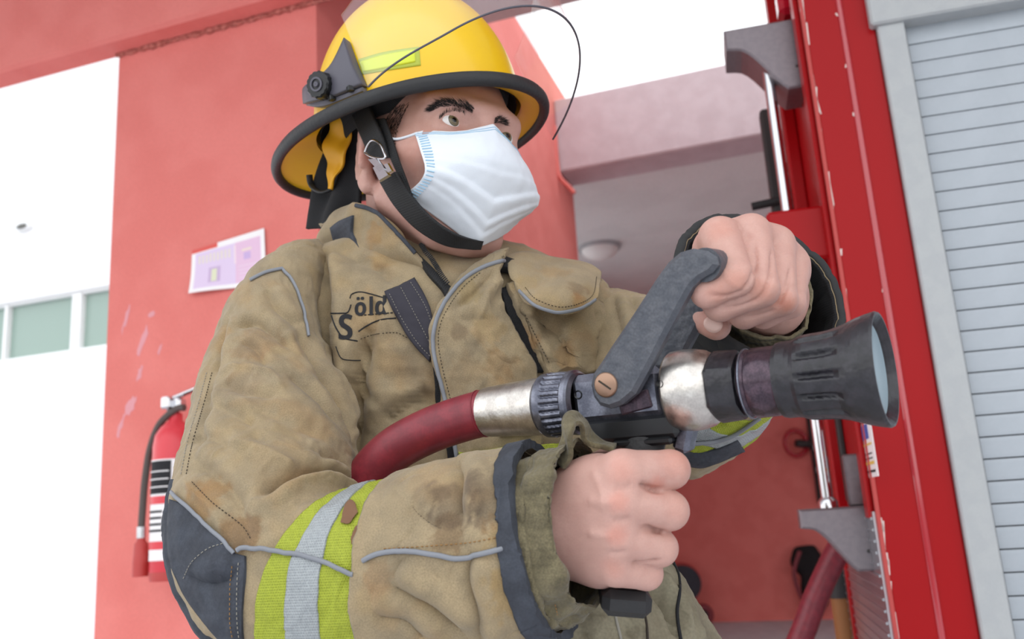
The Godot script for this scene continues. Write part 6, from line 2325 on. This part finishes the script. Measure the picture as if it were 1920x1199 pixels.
func make_front() -> void:
	var g := torso_g
	# inner placket beside the zip
	var pl := loft(g, [[772, 470, 800, 515, 830, 550, 838, 575], [800, 500, 830, 530, 850, 550, 852, 580]], 8, 20, 0.006)
	lookup(pl)
	obj("zip_tape", gmesh(pl), mat("black webbing"), coat)
	# zip teeth
	var zl := resample(line_on(g, [790, 474, 812, 506, 838, 540], 0.010, 10), 30)
	var zip := Node3D.new()
	zip.name = "zip"
	coat.add_child(zip, true)
	for k in 30:
		var t := (zl[mini(k + 1, 29)] - zl[maxi(k - 1, 0)]).normalized()
		var up := (cam_t.origin - zl[k]).normalized()
		obj("zip_tooth", tooth_mesh(), mat("zip black"), zip, Transform3D(Basis(t, up.cross(t).normalized(), t.cross(up.cross(t)).normalized()), zl[k]))
	# dark hook-and-loop strip with stitching
	var st := loft(g, [[722, 552, 740, 590, 770, 640, 806, 680], [748, 540, 770, 580, 796, 630, 812, 664], [778, 524, 800, 562, 812, 600, 816, 640]], 16, 40, 0.004)
	lookup(st)
	obj("fastening_strip", gmesh(st), mat("black grey cloth", rgb(56, 54, 62), 0.95), coat, Transform3D(), "dark hook-and-loop strip")
	stitches(st, [730, 552, 752, 596, 782, 642, 806, 668], "pale thread", 0.0006, 0.003, 0.0003)
	stitches(st, [752, 540, 774, 582, 798, 628, 812, 656], "pale thread", 0.0006, 0.003, 0.0003)
	stitches(st, [770, 530, 796, 572, 810, 610, 814, 640], "pale thread", 0.0006, 0.003, 0.0003)
	# black facing left of the flap edge lower down
	obj("flap_facing", gmesh(loft(g, [[812, 690, 818, 740, 830, 800, 842, 870], [826, 690, 838, 740, 848, 800, 860, 870]], 6, 24, 0.004)), mat("black cloth"), coat)
	# storm flap with grey piping
	var fl := loft(g, [[948, 487, 905, 500, 865, 524, 834, 560, 812, 604, 807, 645, 816, 692, 830, 745, 842, 800, 856, 872],
		[948, 492, 915, 516, 890, 545, 868, 585, 856, 630, 856, 680, 864, 730, 876, 790, 888, 850, 896, 880],
		[936, 510, 925, 545, 920, 590, 922, 640, 932, 690, 940, 750, 948, 820, 955, 890],
		[930, 520, 936, 560, 952, 605, 976, 650, 996, 690, 1006, 750, 1010, 820, 1012, 890]], 60, 90, func(u: float, v: float) -> float: return 0.009 + 0.004 * sin(u * PI) + 0.0025 * sin(v * 9.0 + u * 4.0) * smoothstep(0.0, 0.3, u) + (0.004 * (1.0 - smoothstep(0.0, 0.2, v))))
	folds(fl, [[[930, 505, 910, 530, 880, 560, 850, 580], -2.5, 7, 0.6], [[940, 520, 915, 555, 905, 600], 2.0, 8], [[870, 640, 900, 660, 930, 700], -1.5, 9, 0.4]])
	rumple(fl, 0.0012, 30.0)
	grid_finish(fl, to_camera(fl))
	lookup(fl)
	stain(fl, [[880, 545, 16, Color(0.8, 0.76, 0.6), 0.7], [860, 620, 10, Color(0.66, 0.62, 0.62), 0.8], [868, 700, 24, Color(0.84, 0.78, 0.72), 0.7], [940, 690, 18, Color(0.82, 0.7, 0.58), 0.7], [920, 620, 18, Color(1.06, 0.9, 0.7), 0.6]])
	obj("storm_flap", gmesh(fl), mat("tan duck cloth"), coat)
	sewn("piping", fl, [946, 489, 906, 502, 868, 526, 838, 561, 817, 605, 812, 645, 820, 692, 834, 745, 846, 800, 859, 868], 0.0021, "grey piping", 0.0010)
	stitches(fl, [900, 512, 872, 536, 846, 568, 826, 608, 822, 645, 830, 692, 844, 745, 856, 800], "dark thread")
	# reflective band across the chest, showing below the hose
	var bd := loft(g, [[860, 852, 920, 842, 985, 836, 1050, 830], [862, 868, 920, 860, 990, 852, 1052, 846]], 10, 40, 0.016, 0.010)
	obj("chest_band", gmesh(bd), mat("lime mesh"), coat)
	obj("chest_band", gmesh(loft(g, [[930, 812, 990, 806, 1060, 800], [930, 820, 990, 814, 1060, 808]], 8, 30, 0.015, 0.010)), mat("lime mesh"), coat)
	# black gap strip between storm flap and radio pocket
	obj("dark_gusset", gmesh(loft(g, [[936, 546, 952, 600, 976, 650, 1000, 700], [956, 540, 976, 590, 1000, 640, 1024, 700]], 8, 30, 0.005)), mat("black cloth"), coat)
	make_pocket()
	make_logo()

func tooth_mesh() -> Mesh:
	if not mats.has("tooth"): mats["tooth"] = box(Vector3(0.0011, 0.0050, 0.0016), 0.0003)
	return mats["tooth"]

func make_pocket() -> void:
	var g := torso_g
	# radio pocket: puffed bag with rounded edges
	var pk := loft(g, [[945, 540, 968, 600, 996, 660, 1024, 710], [990, 540, 1010, 600, 1030, 650, 1050, 700], [1060, 540, 1075, 600, 1085, 650, 1095, 700], [1110, 545, 1125, 590, 1132, 640, 1136, 690], [1128, 548, 1142, 590, 1148, 640, 1148, 690]], 50, 50, func(u: float, v: float) -> float: return 0.008 + 0.012 * pow(sin(clampf(u, 0.02, 0.98) * PI), 0.5) + 0.002 * sin(v * 8.0 + u * 6.0), 0.002)
	folds(pk, [[[975, 580, 1000, 640, 1026, 690], -3, 6, 0.6], [[1040, 610, 1060, 650, 1070, 690], -1.6, 9, 0.4], [[1118, 580, 1128, 620, 1130, 670], -2, 6, 0.5]])
	rumple(pk, 0.0012, 30.0)
	grid_finish(pk, to_camera(pk))
	lookup(pk)
	stain(pk, [[1030, 600, 22, Color(0.6, 0.55, 0.5), 0.8], [985, 640, 16, Color(0.95, 0.7, 0.5), 0.8], [1090, 640, 18, Color(0.8, 0.76, 0.74), 0.7], [1060, 670, 16, Color(1.0, 0.8, 0.6), 0.7]])
	obj("radio_pocket", gmesh(pk), mat("tan duck cloth"), coat)
	stitches(pk, [985, 590, 1005, 630, 1030, 680], "dark thread")
	# its flap, standing off the coat
	var fl := sheet([
		pxcurve([950, 484, 0.885, 990, 480, 0.900, 1050, 487, 0.910, 1100, 502, 0.905, 1126, 515, 0.895]),
		pxcurve([955, 510, 0.860, 985, 520, 0.845, 1045, 524, 0.842, 1095, 528, 0.850, 1126, 530, 0.865]),
		pxcurve([962, 528, 0.845, 990, 550, 0.822, 1045, 560, 0.814, 1090, 558, 0.826, 1122, 548, 0.848]),
		pxcurve([972, 545, 0.838, 1000, 572, 0.815, 1050, 588, 0.808, 1092, 580, 0.818, 1118, 562, 0.838])], 34, 60, 0.005,
		func(u: float, v: float) -> float: return 0.002 * sin(v * 9.0 + u * 5.0) + 0.0015 * sin(u * 8.0 + v * 3.0))
	lookup(fl)
	stain(fl, [[1085, 545, 14, Color(0.72, 0.66, 0.62), 0.8], [1040, 510, 20, Color(1.0, 0.86, 0.66), 0.7], [1090, 565, 14, Color(1.06, 0.8, 0.56), 0.8], [990, 530, 16, Color(1.06, 0.92, 0.74), 0.6]])
	obj("pocket_flap", gmesh(fl), mat("tan duck cloth"), coat)
	sewn("flap_binding", fl, [974, 546, 1000, 571, 1030, 583, 1052, 586, 1090, 578, 1116, 562], 0.0018, "grey piping", 0.0004)
	stitches(fl, [985, 540, 1006, 562, 1050, 576, 1090, 568, 1112, 552, 1118, 520], "dark thread")
	obj("flap_gap", gmesh(loft(g, [[930, 496, 945, 498, 960, 502], [932, 516, 948, 518, 962, 520]], 6, 10, 0.012, 0.004)), mat("black cloth"), coat)

func print_text(words: String, g: Grid, x: float, y: float, size: float, slope: float, squash := 1.0, called := "printed_letters") -> void:
	# flat lettering printed on the cloth: the type's outline laid over the surface
	var font := SystemFont.new()
	font.font_names = PackedStringArray(["Droid Sans"])
	font.font_weight = 700
	var tm := TextMesh.new()
	tm.text = words
	tm.font = font
	tm.font_size = 48
	tm.pixel_size = 1.0
	tm.depth = 0.0
	tm.curve_step = 1.0
	tm.horizontal_alignment = HORIZONTAL_ALIGNMENT_LEFT
	tm.vertical_alignment = VERTICAL_ALIGNMENT_CENTER
	var a := tm.surface_get_arrays(0)
	var v: PackedVector3Array = a[Mesh.ARRAY_VERTEX]
	var n := PackedVector3Array()
	for i in v.size():
		var qx := v[i].x * size / 48.0 * squash
		var qy := -v[i].y * size / 48.0
		var h := locate(g, x + qx, y + qy + qx * slope)
		v[i] = h[0] + h[1] * 0.0007
		n.append(h[1])
	var idx: PackedInt32Array = a[Mesh.ARRAY_INDEX] if a[Mesh.ARRAY_INDEX] != null else PackedInt32Array(range(v.size()))
	fix_winding(v, n, idx)
	obj(called, arrays(v, n, idx), mat("print black"), coat)

func make_logo() -> void:
	var g := torso_g
	print_text("öld", g, 663, 578, 46, -0.06, 0.95)
	print_text("S", g, 632, 615, 66, 0.0, 0.9)
	for k in 9:
		var x := 676 + k * 7.0
		sewn("printed_dots", g, [x, 592 - k * 0.6, x + 4.0, 591.7 - k * 0.6], 0.0006, "print black", 0.0004)
	sewn("printed_outline", g, [656, 560, 660, 552, 676, 548, 700, 553, 722, 560], 0.0007, "print black", 0.0003)
	sewn("printed_outline", g, [620, 588, 640, 588, 652, 586, 658, 572], 0.0007, "print black", 0.0003)
	sewn("printed_outline", g, [622, 592, 630, 615, 645, 634, 670, 640], 0.0007, "print black", 0.0003)
	sewn("printed_outline", g, [672, 622, 690, 610, 715, 600, 742, 597], 0.0007, "print black", 0.0003)
	sewn("printed_outline", g, [630, 650, 640, 672, 660, 676, 676, 676], 0.0005, "print black", 0.0003)
	stitches(g, [676, 636, 700, 628, 740, 624, 760, 632, 775, 640], "dark thread", 0.0005)

func make_trousers() -> void:
	var g := rings_grid([
		[900, 1030, 0.86, 1240, 1052, 0.80, 0.09],
		[885, 1075, 0.85, 1272, 1072, 0.79, 0.105],
		[870, 1140, 0.84, 1306, 1132, 0.775, 0.115],
		[850, 1210, 0.83, 1350, 1205, 0.765, 0.12],
		[830, 1340, 0.82, 1410, 1330, 0.75, 0.12],
		[820, 1560, 0.82, 1440, 1540, 0.75, 0.12]], 90, 120, 0.95)
	folds(g, [
		[[1215, 1075, 1232, 1110, 1258, 1150, 1270, 1199], -7, 8, 0.8],
		[[1175, 1130, 1180, 1160, 1184, 1199], -3, 7, 0.5],
		[[1090, 1140, 1092, 1170, 1098, 1199], -2.5, 7, 0.5],
		[[1285, 1110, 1300, 1150, 1320, 1199], 2, 9]])
	rumple(g, 0.0018, 22.0)
	grid_finish(g, out_of_middle(g))
	lookup(g)
	var t := Node3D.new()
	t.name = "trousers"
	person.add_child(t, true)
	obj("leg_cloth", gmesh(g), mat("trouser cloth"), t)
	sewn("side_seam", g, [1262, 1056, 1272, 1080, 1274, 1110, 1270, 1150, 1276, 1199, 1284, 1240], 0.0016, "print black", 0.0005, t)
	sewn("front_seam", g, [1152, 1148, 1158, 1175, 1164, 1199, 1170, 1230], 0.0012, "pale thread", 0.0005, t)
	sewn("front_seam", g, [1206, 1140, 1212, 1170, 1214, 1199, 1216, 1230], 0.0014, "dark thread", 0.0003, t)


func make_person() -> void:
	make_frames()
	person = Node3D.new()
	person.name = "person"
	add_child(person, true)
	tag(person, "firefighter in tan turnout coat and yellow helmet gripping a hose nozzle", "person")
	make_hands()
	make_head()
	make_body()
	make_helmet()
	make_mask()
	make_nozzle()
	make_coat()


func _ready() -> void:
	# camera
	var cam := Camera3D.new()
	cam.name = "camera"
	cam.transform = Transform3D(Basis(Vector3.RIGHT, deg_to_rad(12.9)) * Basis(Vector3(0, 0, 1), deg_to_rad(-3.6)), Vector3(0, 1.24, 0))
	cam.fov = 2.0 * rad_to_deg(atan(599.5 / FPX))
	cam.near = 0.05
	cam.far = 200.0
	var lens := CameraAttributesPhysical.new()
	lens.frustum_focal_length = 12.0 / (599.5 / FPX)
	lens.frustum_focus_distance = 0.72
	lens.exposure_aperture = 9.0
	cam.attributes = lens
	add_child(cam)
	cam_t = cam.transform
	cam_inv = cam_t.affine_inverse()
	# bright overcast sky
	var we := WorldEnvironment.new()
	var env := Environment.new()
	env.background_mode = Environment.BG_SKY
	env.tonemap_mode = Environment.TONE_MAPPER_LINEAR
	env.tonemap_exposure = 1.0
	env.sdfgi_enabled = true
	env.ssao_enabled = true
	env.ssil_enabled = true
	var sky := Sky.new()
	var sm := ProceduralSkyMaterial.new()
	sm.sky_top_color = Color(0.97, 0.985, 1.0)
	sm.sky_horizon_color = Color(1.0, 1.0, 1.0)
	sm.ground_bottom_color = Color(0.5, 0.5, 0.5)
	sm.ground_horizon_color = Color(0.6, 0.6, 0.6)
	sky.sky_material = sm
	env.sky = sky
	env.background_energy_multiplier = 1.95
	we.environment = env
	add_child(we)
	nz.seed = 11
	nz.frequency = 1.0
	nz.fractal_octaves = 3
	nz2.seed = 23
	nz2.frequency = 1.0
	nz2.fractal_octaves = 3
	var t0 := Time.get_ticks_msec()
	make_materials()
	print("materials ", Time.get_ticks_msec() - t0)
	make_building()
	make_truck()
	make_clutter()
	print("place ", Time.get_ticks_msec() - t0)
	make_person()
	print("person ", Time.get_ticks_msec() - t0)
